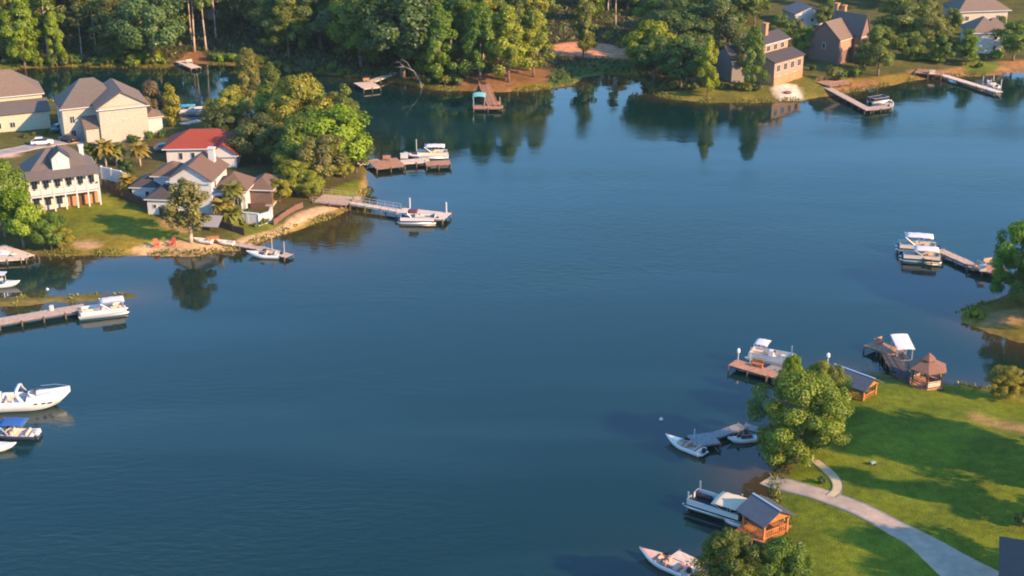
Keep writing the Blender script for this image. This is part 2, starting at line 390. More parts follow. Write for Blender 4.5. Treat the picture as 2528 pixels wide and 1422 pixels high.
FOREST_PTS = scatter_pts(view & (FY > 325) & (S > 1.5) & (FX < 45) & (col[:, 0] < 0.075), 16000, 1.2)
# ------------------------------------------------------------------ trees
def leaf_material():
    m = bpy.data.materials.new("foliage"); m.use_nodes = True; nt = m.node_tree; nt.nodes.clear()
    out = nt.nodes.new("ShaderNodeOutputMaterial"); oi = nt.nodes.new("ShaderNodeObjectInfo")
    at_ = nt.nodes.new("ShaderNodeAttribute"); at_.attribute_name = "tint"
    r = nt.nodes.new("ShaderNodeMapRange"); r.inputs[3].default_value = 0.62; r.inputs[4].default_value = 1.45
    nt.links.new(at_.outputs["Fac"], r.inputs[0])
    v = nt.nodes.new("ShaderNodeVectorMath"); v.operation = 'SCALE'
    nt.links.new(oi.outputs["Color"], v.inputs[0]); nt.links.new(r.outputs[0], v.inputs["Scale"])
    hs = nt.nodes.new("ShaderNodeHueSaturation")
    hr = nt.nodes.new("ShaderNodeMapRange"); hr.inputs[3].default_value = 0.52; hr.inputs[4].default_value = 0.49
    nt.links.new(at_.outputs["Fac"], hr.inputs[0]); nt.links.new(hr.outputs[0], hs.inputs["Hue"]); nt.links.new(v.outputs[0], hs.inputs["Color"])
    d = nt.nodes.new("ShaderNodeBsdfDiffuse"); t = nt.nodes.new("ShaderNodeBsdfTranslucent"); g = nt.nodes.new("ShaderNodeBsdfGlossy")
    g.inputs["Roughness"].default_value = 0.45; g.inputs["Color"].default_value = (0.6, 0.6, 0.6, 1)
    nt.links.new(hs.outputs[0], d.inputs[0]); nt.links.new(hs.outputs[0], t.inputs[0])
    m1 = nt.nodes.new("ShaderNodeMixShader"); m1.inputs[0].default_value = 0.34; nt.links.new(d.outputs[0], m1.inputs[1]); nt.links.new(t.outputs[0], m1.inputs[2])
    m2 = nt.nodes.new("ShaderNodeMixShader"); m2.inputs[0].default_value = 0.035; nt.links.new(m1.outputs[0], m2.inputs[1]); nt.links.new(g.outputs[0], m2.inputs[2])
    nt.links.new(m2.outputs[0], out.inputs[0]); return m
LEAF = leaf_material()
BARK = mat("bark", (0.16, 0.115, 0.08), 0.95, noise=0.35, nscale=4, bump=0.3)
PALEBARK = mat("pale_bark", (0.40, 0.31, 0.23), 0.9, noise=0.25, nscale=4, bump=0.3)

def leaf_mesh(name, clusters, size, outward=0.65, center=None, flat=1.0):
    """clusters: (centre, radii, leaf count, tint); small folded leaf sprays spread through each clump"""
    P, Nn, T, Sz = [], [], [], []
    for c, rad, n, tint in clusters:
        n = int(n); d = rng.normal(size=(n, 3)); d /= np.linalg.norm(d, axis=1)[:, None]
        rr = rng.uniform(0.35, 1.0, n)**0.6
        P.append(np.array(c) + d*rr[:, None]*np.array(rad))
        nd = d.copy(); nd[:, 2] = nd[:, 2]*0.8 + 0.35
        if center is not None:
            oc = P[-1]-np.array(center); oc /= np.linalg.norm(oc, axis=1)[:, None]+1e-6; nd = nd*0.65 + oc*0.5
        rn = rng.normal(size=(n, 3)); rn /= np.linalg.norm(rn, axis=1)[:, None]
        nn = nd*outward + rn*(1-outward); nn /= np.linalg.norm(nn, axis=1)[:, None]; Nn.append(nn)
        T.append(np.clip(tint + rng.normal(0, 0.13, n), 0, 1)); Sz.append(size*rng.uniform(0.6, 1.35, n))
    P, Nn, T, Sz = np.concatenate(P), np.concatenate(Nn), np.concatenate(T), np.concatenate(Sz)
    n = len(P); a = rng.normal(size=(n, 3)); u = np.cross(Nn, a); u /= np.linalg.norm(u, axis=1)[:, None]+1e-9; w = np.cross(Nn, u)*flat
    s = Sz[:, None]; bend = Nn*s*0.22
    V = np.stack([P-u*s*0.55-bend*0.5, P-w*s*0.42+bend*0.3, P+u*s*0.55-bend*0.5, P+w*s*0.42+bend*0.3], 1).reshape(-1, 3)
    me = bpy.data.meshes.new(name); me.vertices.add(4*n); me.vertices.foreach_set("co", V.ravel().astype(np.float32))
    me.loops.add(4*n); me.loops.foreach_set("vertex_index", np.arange(4*n, dtype=np.int32))
    me.polygons.add(n); me.polygons.foreach_set("loop_start", (np.arange(n)*4).astype(np.int32))
    me.update(calc_edges=True); me.materials.append(LEAF)
    t = me.attributes.new("tint", 'FLOAT', 'FACE'); t.data.foreach_set("value", T.astype(np.float32)); return me

def limb(mb, pts, r0, r1, n=6):
    for i in range(len(pts)-1):
        a = r0+(r1-r0)*i/(len(pts)-1); b = r0+(r1-r0)*(i+1)/(len(pts)-1)
        mb.tube(pts[i], pts[i+1], a, n, b)

def trunk_mesh(name, Ht, r, tips, crown0, m, lean=0.0):
    mb = MB(); pts = []
    for i in range(6):
        t = i/5; pts.append((lean*t*t*Ht + 0.15*math.sin(3*t+r*9), 0.12*math.sin(5*t+r*5), -0.4+(Ht*0.86+0.4)*t))
    limb(mb, pts, r, r*0.22, 8)
    for c in tips:
        z0 = max(crown0*0.85, min(c[2]-1.0, Ht*0.75)); t = z0/(Ht*0.86)
        a = (lean*t*t*Ht, 0, z0); mid = (a[0]*0.45+c[0]*0.55, c[1]*0.5, z0+(c[2]-z0)*0.35)
        limb(mb, [a, mid, tuple(c)], r*0.32, r*0.08, 5)
    return mesh_from(name, mb.v, mb.f, m, True)

def proto(kind, seed):
    """unit-less prototypes in metres; each is (trunk mesh, crown mesh, height)"""
    rn = random.Random(seed); cl = []
    if kind == 'broad':
        Ht = 14.0; c0 = 3.0
        for i in range(34):
            a = rn.uniform(0, 6.283); h = rn.uniform(0, 1); rad = 5.4*math.sqrt(max(0.05, 1-(2*h-0.85)**2*0.75))*rn.uniform(0.35, 1.0)
            cl.append(((rad*math.cos(a), rad*math.sin(a), c0+1.2+h*(Ht-c0-2.2)), [rn.uniform(1.2, 2.3)*k for k in (1, 1, 0.8)], 300, rn.uniform(0.2, 0.8)))
        ls, ct = 0.44, (0, 0, 7.0)
    elif kind == 'tall':
        Ht = 20.0; c0 = 3.0
        for i in range(44):
            h = rn.uniform(0, 1); a = rn.uniform(0, 6.283); rad = (3.6*(1-h**2.2)+0.8)*rn.uniform(0.3, 1.05)
            cl.append(((rad*math.cos(a), rad*math.sin(a), c0+h*(Ht-c0-1.0)), [rn.uniform(1.0, 2.1)*k for k in (1, 1, 0.95)], 240, rn.uniform(0.2, 0.8)))
        ls, ct = 0.46, (0, 0, 10.0)
    elif kind == 'pine':
        Ht = 23.0; c0 = 11.0
        for i in range(26):
            h = rn.uniform(0, 1); a = rn.uniform(0, 6.283); rad = (3.6*(1-h**1.6)+0.5)*rn.uniform(0.35, 1.1)
            cl.append(((rad*math.cos(a), rad*math.sin(a), c0+h*(Ht-c0-0.8)), [rn.uniform(0.8, 1.6)*k for k in (1, 1, 0.6)], 80, rn.uniform(0.25, 0.75)))
        ls, ct = 0.55, (0, 0, 15.0)
    elif kind == 'airy':
        Ht = 12.0; c0 = 3.6
        for i in range(40):
            h = rn.uniform(0, 1); a = rn.uniform(0, 6.283); rad = (3.1*math.sin(math.pi*(0.18+0.75*h)))*rn.uniform(0.3, 1.05)
            cl.append(((rad*math.cos(a), rad*math.sin(a), c0+h*(Ht-c0-0.6)), [rn.uniform(0.7, 1.3)*k for k in (1, 1, 1.1)], 120, rn.uniform(0.25, 0.8)))
        ls, ct = 0.42, None
    elif kind == 'near':
        Ht = 14.0; c0 = 1.6
        for i in range(84):
            a = rn.uniform(0, 6.283); h = rn.uniform(0, 1); rad = 6.4*math.sqrt(max(0.06, 1-(2*h-0.85)**2*0.8))*rn.uniform(0.3, 1.0)
            cl.append(((rad*math.cos(a), rad*math.sin(a), c0+0.6+h*(Ht-c0-1.4)), [rn.uniform(1.0, 1.8)*k for k in (1, 1, 0.85)], 430, rn.uniform(0.15, 0.85)))
        ls, ct = 0.26, None
    elif kind == 'column':
        Ht = 10.0; c0 = 0.7
        for i in range(30):
            h = rn.uniform(0, 1); a = rn.uniform(0, 6.283); rad = (1.5*math.sin(math.pi*(0.15+0.75*h)))*rn.uniform(0.3, 1.0)
            cl.append(((rad*math.cos(a), rad*math.sin(a), c0+h*(Ht-c0-0.8)), [rn.uniform(0.6, 1.0)]*3, 70, rn.uniform(0.25, 0.8)))
        ls, ct = 0.42, (0, 0, 5)
    elif kind == 'bush':
        Ht = 2.4; c0 = 0.25
        for i in range(12):
            a = rn.uniform(0, 6.283); h = rn.uniform(0, 1); rad = 1.25*rn.uniform(0.2, 1.0)*math.sqrt(1-(h*0.8)**2)
            cl.append(((rad*math.cos(a), rad*math.sin(a), 0.5+h*1.4), [rn.uniform(0.45, 0.75)*k for k in (1, 1, 0.9)], 70, rn.uniform(0.2, 0.8)))
        ls, ct = 0.32, (0, 0, 0.9)
    nm = {'broad': 'broadleaf', 'tall': 'tall_hardwood', 'pine': 'pine', 'airy': 'airy', 'near': 'shore_oak', 'column': 'columnar', 'bush': 'bush'}[kind]
    crown = leaf_mesh(nm+"_crown", cl, ls, center=ct)
    tips = [c[0] for c in cl if c[0][2] > c0+0.5]; rn.shuffle(tips)
    rad = {'broad': 0.36, 'tall': 0.34, 'pine': 0.30, 'airy': 0.33, 'near': 0.34, 'column': 0.14, 'bush': 0.07}[kind]
    tr = trunk_mesh(nm+"_trunk", Ht, rad, tips[:(5 if kind == 'bush' else 12)], c0, PALEBARK if kind in ('airy', 'pine') else BARK)
    return tr, crown, Ht
PROTO = {k: [proto(k, s*17+len(k)) for s in range(n)] for k, n in (('broad', 4), ('tall', 5), ('pine', 4), ('airy', 1), ('near', 2), ('column', 1), ('bush', 3))}

def plant(kind, p, Ht, wide, colr, name, label, cat="tree", group=None, var=None, rz=None):
    tr, cr, h0 = PROTO[kind][random.randrange(len(PROTO[kind])) if var is None else var]
    k = Ht/h0; r = thing(name, label, cat, p, random.uniform(0, 6.28) if rz is None else rz, group)
    wide *= {'broad': 1.32, 'tall': 1.28, 'near': 1.18, 'pine': 1.15}.get(kind, 1.05)
    r.scale = (k*wide, k*wide, k)
    t = link("trunk" if cat == "tree" else "stem", tr, r); c = link("crown" if cat == "tree" else "foliage", cr, r)
    j = [random.uniform(0.88, 1.12) for _ in range(3)]
    c.color = (colr[0]*j[0]*1.08, colr[1]*j[1]*1.12, colr[2]*j[2]*0.95, 1); t.color = (1, 1, 1, 1); return r

YEL, GRN, OLV, DRK, BRT, BLU = (0.27, 0.245, 0.024), (0.125, 0.175, 0.020), (0.150, 0.168, 0.028), (0.070, 0.112, 0.022), (0.200, 0.260, 0.014), (0.095, 0.120, 0.035)

def tree_at(kind, bx, by, top, wide, colr, name, label, **kw):
    """base pixel and the pixel row of its top give the tree its place and height"""
    p = at(bx, by); y0, y1 = by, top
    # height: row of the tip at the same ground distance
    lo, hi = 0.5, 60.0
    for _ in range(40):
        m_ = (lo+hi)/2; dz = p.z+m_-CAM_H; f = p.y*math.cos(PITCH) - dz*math.sin(PITCH); u = p.y*math.sin(PITCH) + dz*math.cos(PITCH)
        row = PH/2 - FOC*u/f
        if row > top: lo = m_
        else: hi = m_
    return plant(kind, p, lo, wide, colr, name, label, **kw)

# trees that can be singled out: (kind, base x, base y, top row, width, colour, label)
SINGLE = [
 # left peninsula
 ('broad', 12, 585, 392, 0.62, GRN, "bushy green tree at the left edge below the white cottage's corner"),
 ('broad', 60, 612, 470, 0.72, BRT, "bright green leafy tree at the shore left of the cottage lawn"),
 ('broad', 128, 617, 525, 0.85, GRN, "lower green tree where the cottage lawn meets the shore"),
 ('broad', 10, 560, 430, 0.9, OLV, "olive green tree cut by the left edge beside the white cottage"),
 ('airy', 471, 598, 446, 1.25, (0.19,0.20,0.065), "airy grey-green tree with pale trunk standing at the shore before the white villa"),
 ('column', 427, 312, 202, 1.0, (0.27,0.26,0.02), "yellow-green columnar tree right of the big cream house"),
 ('broad', 382, 305, 200, 0.62, (0.16,0.115,0.055), "brownish thin tree behind the big cream house"),
 ('broad', 572, 318, 212, 0.85, YEL, "yellow-green tree behind the red roofed house"),
 ('tall', 622, 285, 118, 0.72, (0.19,0.175,0.036), "tall olive tree rising highest at the back of the wooded point"),
 ('tall', 676, 300, 155, 0.8, OLV, "olive tree in the wooded point left of the round yellow one"),
 ('broad', 548, 345, 252, 0.9, DRK, "dark green tree directly behind the red tile roof"),
 ('broad', 640, 400, 282, 1.0, BLU, "dark olive tree beside the red roofed house's right end"),
 ('broad', 742, 365, 187, 0.8, YEL, "round yellow-green tree on top of the wooded point"),
 ('tall', 858, 372, 205, 0.72, OLV, "slender olive pine at the right tip of the wooded point"),
 ('broad', 830, 425, 262, 1.05, BRT, "broad bright green tree bulging over the water at the wooded point"),
 ('broad', 742, 430, 290, 0.95, GRN, "mid green tree in the middle of the wooded point"),
 ('broad', 880, 428, 325, 0.75, GRN, "round green tree overhanging the upper plank dock"),
 ('broad', 795, 462, 330, 0.85, (0.20,0.17,0.036), "brownish olive tree above the lower dock's boathouse deck"),
 ('broad', 735, 480, 392, 0.95, YEL, "golden green tree right of the villa's brown roof"),
 ('broad', 690, 500, 440, 1.0, YEL, "low golden green tree beside the pool"),
 ('broad', 850, 440, 392, 1.0, YEL, "small yellow tree at the landward end of the upper dock"),
 ('broad', 765, 492, 425, 0.95, (0.23,0.23,0.02), "small yellow-green tree behind the curved sandy walk"),
 ('broad', 155, 616, 560, 0.9, YEL, "low golden bush-like tree at the left foot of the cottage lawn"),
 ('broad', 225, 405, 352, 0.9, OLV, "low olive tree between the cottage roof and the big cream house"),
 ('broad', 290, 400, 350, 0.7, YEL, "golden small tree against the big cream house's lower wall"),
 ('broad', 318, 440, 392, 0.8, DRK, "dark small tree behind the pale garden wall"),
 ('broad', 520, 300, 248, 0.8, GRN, "green tree left of the wooded point behind the red roof"),
 ('broad', 680, 400, 300, 0.9, OLV, "olive tree behind the villa's brown roofed pavilion wing"),
 ('broad', 790, 395, 258, 0.85, GRN, "green tree in the heart of the wooded point"),
 ('broad', 700, 455, 385, 0.9, (0.23,0.21,0.02), "yellowish tree right of the dark brown villa wing"),
 ('broad', 770, 345, 205, 0.8, GRN, "green tree at the back of the wooded point, right of the yellow one"),
 ('broad', 690, 335, 205, 0.85, (0.20,0.21,0.022), "light green tree at the back of the wooded point above the red roof"),
 ('broad', 835, 350, 225, 0.7, OLV, "olive tree at the back right of the wooded point"),
 ('broad', 160, 300, 262, 0.8, DRK, "dark small tree in the gap between the two cream houses"),
 # far shore singles
 ('pine', 482, 128, -120, 0.8, OLV, "bare trunked pine, left of the pair on the far left shore"),
 ('pine', 508, 125, -110, 0.8, OLV, "bare trunked pine, right of the pair on the far left shore"),
 ('tall', 62, 162, -30, 0.75, BRT, "bright green tall tree with pale foot at far left shore"),
 ('tall', 140, 158, 25, 0.6, BRT, "bright green narrow tree lit against the far left wood"),
 ('broad', 612, 172, 118, 0.85, OLV, "small olive tree on the far shore beside the dark clearing"),
 ('broad', 900, 150, -20, 0.9, BRT, "tall bright topped tree above the far pale pier"),
 ('tall', 1085, 205, 10, 0.85, GRN, "leafy green tree at the shore right of the leaning dead tree"),
 ('tall', 1185, 200, 5, 0.9, GRN, "tall green tree behind the teal canopied lift"),
 ('tall', 1255, 202, 15, 0.9, (0.24,0.23,0.022), "golden green tree with bare trunks above the orange bank"),
 ('tall', 1318, 190, 25, 0.9, YEL, "yellow-green tree at the right end of the orange bank"),
 ('tall', 1440, 145, -30, 0.6, OLV, "slender olive tree standing before the pink retaining bank"),
 ('broad', 1610, 190, 48, 0.92, BRT, "bright topped broad tree at the left of the right-hand far wood"),
 ('broad', 1680, 215, 95, 1.0, DRK, "dark broad tree on the small point left of the pink house"),
 ('broad', 1615, 200, 85, 1.0, DRK, "dark tree overhanging the far cove"),
 ('tall', 1746, 238, 82, 0.55, (0.28,0.31,0.012), "bright yellow-green slim tree on the far point"),
 ('tall', 1858, 222, 62, 0.7, GRN, "tall green tree just left of the pink house"),
 ('broad', 1925, 110, 35, 0.9, GRN, "green tree behind the pink house's chimney"),
 ('broad', 1800, 110, 20, 0.95, GRN, "mid green tree behind the dark point tree"),
 ('broad', 2168, 188, 62, 0.75, OLV, "olive tree in front of the brick house's right end"),
 ('broad', 2130, 178, 105, 0.7, OLV, "small olive tree close to the brick house's lit wall"),
 ('broad', 2225, 110, -10, 1.0, (0.12,0.165,0.026), "large green tree right of the brick house"),
 ('broad', 2300, 125, 30, 0.9, OLV, "olive green tree left of the white house at far right"),
 ('tall', 2385, 160, 72, 1.25, GRN, "dense conical green tree in front of the white house at far right"),
 ('broad', 2330, 155, 85, 0.95, GRN, "rounded green tree left of the conical tree"),
 ('broad', 2500, 150, 48, 0.95, GRN, "green tree at the far right edge beside the white house"),
 ('bush', 2060, 200, 160, 1.0, OLV, "olive shrub between the pink house and the brick house"),
 ('broad', 1985, 140, 62, 0.75, GRN, "green tree in the gap between the pink house and the brick house"),
 ('broad', 1965, 105, 45, 0.8, OLV, "olive tree below the small white bungalow"),
 ('broad', 2040, 70, 5, 0.9, OLV, "olive tree right of the small white bungalow"),
 ('broad', 2245, 150, 75, 0.85, GRN, "green tree at the shore garden left of the rounded tree"),
 ('broad', 2285, 70, -5, 0.9, OLV, "olive tree behind the large green tree right of the brick house"),
 ('broad', 2348, 90, 20, 0.7, OLV, "narrow olive tree before the wide brown roof"),
 ('broad', 2470, 95, 40, 0.6, OLV, "small olive tree right of the white far right house"),
 ('broad', 1830, 195, 95, 0.8, BLU, "dark tree hiding the shaded grey house"),
 ('broad', 1760, 120, 15, 0.9, GRN, "green tree standing behind the bright slim tree"),
 # right side
 ('near', 2505, 742, 548, 0.72, (0.12,0.21,0.016), "green tree on the grassy point at the right edge"),
 ('near', 2565, 770, 600, 0.8, GRN, "dark green tree cut by the right edge on the grassy point"),
 ('near', 2484, 985, 905, 1.15, (0.22,0.23,0.03), "small yellow-green tree by the cove's bright grass edge"),
 ('near', 1968, 1142, 928, 0.98, (0.165,0.215,0.020), "big leafy tree over the small dock and lawn's near shore"),
 ('near', 2028, 1030, 895, 0.82, (0.19,0.22,0.022), "leafy yellowish tree beside the grey roofed dock cabin"),
 ('near', 1952, 985, 875, 0.5, BRT, "slim bright tree next to the brown plank dock"),
 ('near', 1795, 1500, 1318, 0.80, (0.105,0.15,0.016), "green pine clump at the bottom, left of the lawn"),
 ('near', 1920, 1500, 1335, 0.80, (0.115,0.155,0.016), "second green pine clump at the bottom, nearer the lawn"),
]
for kind, bx, by, top, wd, colr, lab in SINGLE:
    nm = {'bush': 'shrub', 'pine': 'pine_tree', 'column': 'columnar_tree', 'airy': 'bald_cypress'}.get(kind, 'leafy_tree')
    tree_at(kind, bx, by, top, wd, colr, nm, lab, cat="shrub" if kind == 'bush' else "tree")

# woods: trees of one stand that nothing tells apart
def inside(poly, x, y): return sdf(poly, np.array([x]), np.array([y]))[0] > 0
TAKEN = []
ORD = ["first","second","third","fourth","fifth","sixth","seventh","eighth","ninth","tenth","eleventh","twelfth","thirteenth","fourteenth","fifteenth","sixteenth"]
CNAME = {YEL: "golden", GRN: "green", OLV: "olive", DRK: "dark", BRT: "bright", BLU: "bluish"}
KNAME = {'tall': "full-crowned tree", 'pine': "pine", 'broad': "broad tree", 'bush': "shrub"}
def ordered(specs, where, group, name, cat, ranked=True):
    """specs: (x, y, height, width, kind, colour); each label counts from the left among its likes"""
    ys = sorted(s[1]/1.0 for s in specs); med = ys[len(ys)//2]; fam = {}
    for s in specs:
        k = (CNAME.get(s[5], "yellowish"), KNAME[s[4]], "", ("front row" if s[1] < med else "rear row") if ranked else "")
        fam.setdefault(k, []).append(s)
    for (cn, kn, hn, row), ss in fam.items():
        ss.sort(key=lambda s: s[0]/s[1])
        for i, s in enumerate(ss):
            pre = "lone" if len(ss) == 1 else ORD[min(i, 15)]
            lab = f"{pre} {cn} {kn} {'from left, ' if len(ss) > 1 else ''}{(row+' of ') if row else 'at '}{where}"
            plant(s[4], (s[0], s[1], ground_z(s[0], s[1])), s[2], s[3], s[5], name, lab, cat, group)
def wood(poly_px, n, hts, kinds, cols, where, group, gap=4.0, wide=(0.8, 1.05), shared=False):
    poly = np.array([ray(x, y, 2.0) for x, y in poly_px]); lo, hi = poly.min(0), poly.max(0); tries = 0; specs = []
    while len(specs) < n and tries < 6000:
        tries += 1; x, y = random.uniform(lo[0], hi[0]), random.uniform(lo[1], hi[1])
        if not inside(poly, x, y) or any((x-a)**2+(y-b)**2 < gap*gap for a, b in TAKEN): continue
        if shore_d(x, y) < 2.0: continue
        TAKEN.append((x, y)); specs.append((x, y, random.uniform(*hts), random.uniform(*wide), random.choice(kinds), random.choice(cols)))
    if shared:
        for s in specs: plant(s[4], (s[0], s[1], ground_z(s[0], s[1])), s[2], s[3], s[5], "woodland_tree", where, group=group)
    else: ordered(specs, where, group, "woodland_tree", "tree")
wood([(-60,172),(60,160),(200,157),(330,158),(405,158),(425,148),(425,60),(300,20),(-60,20)], 46, (16, 25), ['tall','tall','pine','broad'], [GRN,OLV,OLV,DRK,BLU,(0.13,0.125,0.03)],
     "the far left wood", "wood on the far left shore", 4.3)
wood([(640,160),(720,168),(800,176),(900,182),(960,192),(1040,205),(1120,212),(1130,100),(1000,30),(640,20)], 42, (17, 24), ['tall','tall','pine','broad'], [DRK,DRK,GRN,BLU,BLU,OLV],
     "the dark wood by the pale pier", "dark wood behind the far pale pier", 4.3)
wood([(1130,180),(1240,178),(1345,170),(1345,60),(1130,60)], 14, (17, 23), ['tall','pine','tall'], [GRN,OLV,DRK,YEL],
     "the stand on the orange bank", "stand on the orange needle bank", 4.5)
wood([(1350,70),(1560,70),(1580,10),(1350,0)], 11, (16, 22), ['tall','pine','broad'], [GRN,OLV,DRK],
     "the trees above the pink bank", "trees above the pink retaining bank", 5)
wood([(1570,185),(1650,215),(1780,190),(1800,90),(1600,60)], 9, (11, 16), ['broad','broad','tall'], [DRK,GRN,BLU],
     "the grove on the far point", "grove on the far right point", 5.5)
wood([(1640,60),(1880,70),(1900,-60),(1640,-60)], 24, (13, 19), ['broad','tall'], [GRN,DRK,OLV],
     "the trees left of the bungalow", "background trees left of the far white house", 6)
wood([(2030,40),(2330,40),(2350,-90),(2030,-90)], 24, (12, 18), ['broad','tall'], [GRN,OLV,DRK],
     "the trees behind the brick house", "background trees behind the brick house", 6)
wood([(0,0),(1600,0),(1600,-170),(0,-170)], 46, (16, 24), ['tall','pine','broad'], [GRN,DRK,OLV,BLU],
     "distant tree at the back of the far wood", "distant trees at the back of the far wood", 7, shared=True)
wood([(2340,-10),(2700,20),(2700,-170),(1700,-170),(1700,-80)], 40, (13, 19), ['broad','tall'], [GRN,DRK,OLV],
     "distant tree behind the houses at far right", "distant trees behind the houses at far right", 8, shared=True)
for (bx, by, ht, k) in ((2660,742,15,'near'),(2720,800,14,'near'),(2770,1180,21,'tall'),(2775,1225,21,'tall'),(2770,1325,15,'tall'),(2840,1230,21,'tall'),(2760,1480,12,'broad'),(2830,1540,12,'broad')):
    p = at(bx, by); plant(k, p, ht, 0.9, GRN, "leafy_tree", "leafy tree standing beyond the right edge of the view", group="trees beyond the right edge")
wood([(455,95),(650,100),(650,25),(455,25)], 9, (17, 22), ['pine','tall'], [DRK,BLU,OLV], "the dark clearing's far side", "trees beyond the dark clearing", 6)  # put in to keep open sky out of the cove's reflection
# shrubs along the waterline and by the houses
def shrubs(pts, size, cols, label, group):
    sp = []
    for x, y in pts:
        p = at(x+random.uniform(-4, 4), y); sp.append((p.x, p.y, random.uniform(*size), random.uniform(0.85, 1.3), 'bush', random.choice(cols)))
    ordered(sp, label, group, "shrub", "shrub", False)
shrubs([(x, 158+random.uniform(-6, 3)) for x in range(10, 420, 17)], (1.2, 3.6), [GRN, BRT, OLV], "the foot of the far left wood", "shrubs at the foot of the far left wood")
shrubs([(x, 150+(x-520)*0.02+random.uniform(-5, 4)) for x in range(520, 650, 14)], (1.2, 2.6), [GRN, BRT, OLV], "the bank before the dark clearing", "shrubs before the dark clearing")
shrubs([(x, 168+(x-660)*0.075+random.uniform(-5, 2)) for x in range(665, 960, 22)], (1.2, 2.8), [DRK, GRN], "the foot of the dark wood", "shrubs at the foot of the dark wood")
shrubs([(1085,205),(1100,209),(1120,205),(1135,210),(1060,204)], (1.4, 2.8), [GRN, OLV], "the left end of the orange bank", "shrubs left of the orange needle bank")
shrubs([(1500,98),(1530,118),(1455,95)], (1.6, 3.0), [YEL, OLV], "the pink retaining bank", "shrubs on the pink retaining bank")
shrubs([(x, 222+random.uniform(-3, 3)) for x in (1640,1665,1690,1712,1780,1800,1822,1845,1870)], (1.3, 2.4), [GRN, DRK, OLV], "the hedge line of the far point", "hedge line of the far right point")
shrubs([(2080,192),(2095,188),(2112,192),(2128,186),(2010,175)], (1.4, 2.6), [GRN, OLV, DRK], "the brick house's foot", "shrubs below the brick house")
shrubs([(2290,150),(2270,148),(2310,158),(2250,150),(2430,150),(2415,168),(2460,145)], (1.4, 3.0), [GRN, BRT, DRK], "the far right house's shore garden", "shrubs of the far right shore garden")
shrubs([(2388,782),(2402,776),(2415,784),(2425,790)], (0.9, 1.5), [BRT, YEL], "the tip of the grassy right point", "shrubs at the tip of the grassy point")
shrubs([(1925,1140),(1940,1150),(1955,1135),(1945,1128)], (1.0, 1.9), [YEL, OLV], "the foot of the big leafy tree", "shrubs under the big leafy tree")
plant('bush', at(2028, 1192), 0.8, 1.2, DRK, "shrub", "lone dark shrub inside the curve of the pale path", "shrub")
plant('bush', at(2522, 1300), 1.9, 1.0, DRK, "shrub", "dark shrub at the right edge of the lawn", "shrub")
shrubs([(60,340),(85,335),(110,332),(130,330)], (0.8, 1.4), [DRK, GRN], "the left cream house's front wall", "foundation shrubs of the left cream house")
shrubs([(320,345),(335,352),(375,345),(395,340),(390,325)], (1.2, 2.4), [DRK, GRN], "the corner of the big cream house", "shrubs at the big cream house")
shrubs([(590,520),(610,525),(630,560),(655,555),(575,530)], (0.8, 1.6), [DRK, OLV], "the villa's terrace garden", "shrubs in the villa's terrace garden")

o = link("shore_grass", blade_mesh("shore_grass", SHORE_PTS, 0.38, 0.14, LEAF)); o["kind"] = "stuff"; o.color = (0.20, 0.19, 0.03, 1); o["label"] = "ragged grass and reeds along the waterline"
o = link("undergrowth", blade_mesh("undergrowth", FOREST_PTS, 0.7, 0.4, LEAF, 0.7)); o["kind"] = "stuff"; o.color = (0.10, 0.12, 0.03, 1); o["label"] = "low undergrowth on the floor of the far woods"
# ------------------------------------------------------------------ paths and drives (draped sheets)
CONC = mat("pale_concrete", (0.42, 0.31, 0.22), 0.9, noise=0.18, nscale=0.8)
PATHM = mat("buff_path", (0.52, 0.40, 0.23), 0.9, noise=0.15, nscale=0.9)
ASPH = mat("worn_asphalt", (0.30, 0.25, 0.23), 0.92, noise=0.2, nscale=0.6)
def ribbon(name, pts, widths, m, lift=0.05, z=1.0):
    P = [Vector(at(x, y)) for x, y in pts]; W = np.array(widths, float); pp = np.array([(p.x, p.y) for p in P])
    L, out, ww = len(pp), [], []
    for i in range(L-1):
        a, b, c, d = pp[max(i-1, 0)], pp[i], pp[i+1], pp[min(i+2, L-1)]
        for k in range(14):
            t = k/14; out.append(0.5*((2*b)+(-a+c)*t+(2*a-5*b+4*c-d)*t*t+(-a+3*b-3*c+d)*t**3)); ww.append(W[i]*(1-t)+W[i+1]*t)
    out.append(pp[-1]); ww.append(W[-1]); out = np.array(out); T = np.gradient(out, axis=0); T /= np.linalg.norm(T, axis=1)[:, None]
    V, F, n = [], [], 7
    for i in range(len(out)):
        for j in range(n):
            u = (j/(n-1)-0.5)*ww[i]; x, y = out[i][0]-T[i][1]*u, out[i][1]+T[i][0]*u
            V.append((x, y, max(ground_z(x, y), -0.02)+lift))
        if i: F += [((i-1)*n+j, (i-1)*n+j+1, i*n+j+1, i*n+j) for j in range(n-1)]
    b = len(V)                                             # a real edge: skirts down both sides
    V += [(x, y, z-0.25) for x, y, z in V]
    for i in range(1, len(out)):
        for j in (0, n-1): F.append(((i-1)*n+j, i*n+j, b+i*n+j, b+(i-1)*n+j))
    o = link(name, mesh_from(name, V, F, m, True)); o["kind"] = "structure"; return o
ribbon("driveway", [(1890,1188),(1960,1203),(2060,1232),(2160,1275),(2260,1330),(2330,1375),(2420,1440),(2500,1500)], [2.6,2.6,2.7,2.8,3.2,4.6,6.5,8], CONC)
ribbon("garden_path", [(2012,1138),(2040,1160),(2064,1188),(2066,1210),(2050,1226)], [1.2,1.2,1.3,1.3,1.3], PATHM, 0.06)
ribbon("lane", [(-80,395),(20,374),(110,357),(200,346),(300,352)], [4.5,4.5,4.5,4,3], ASPH)

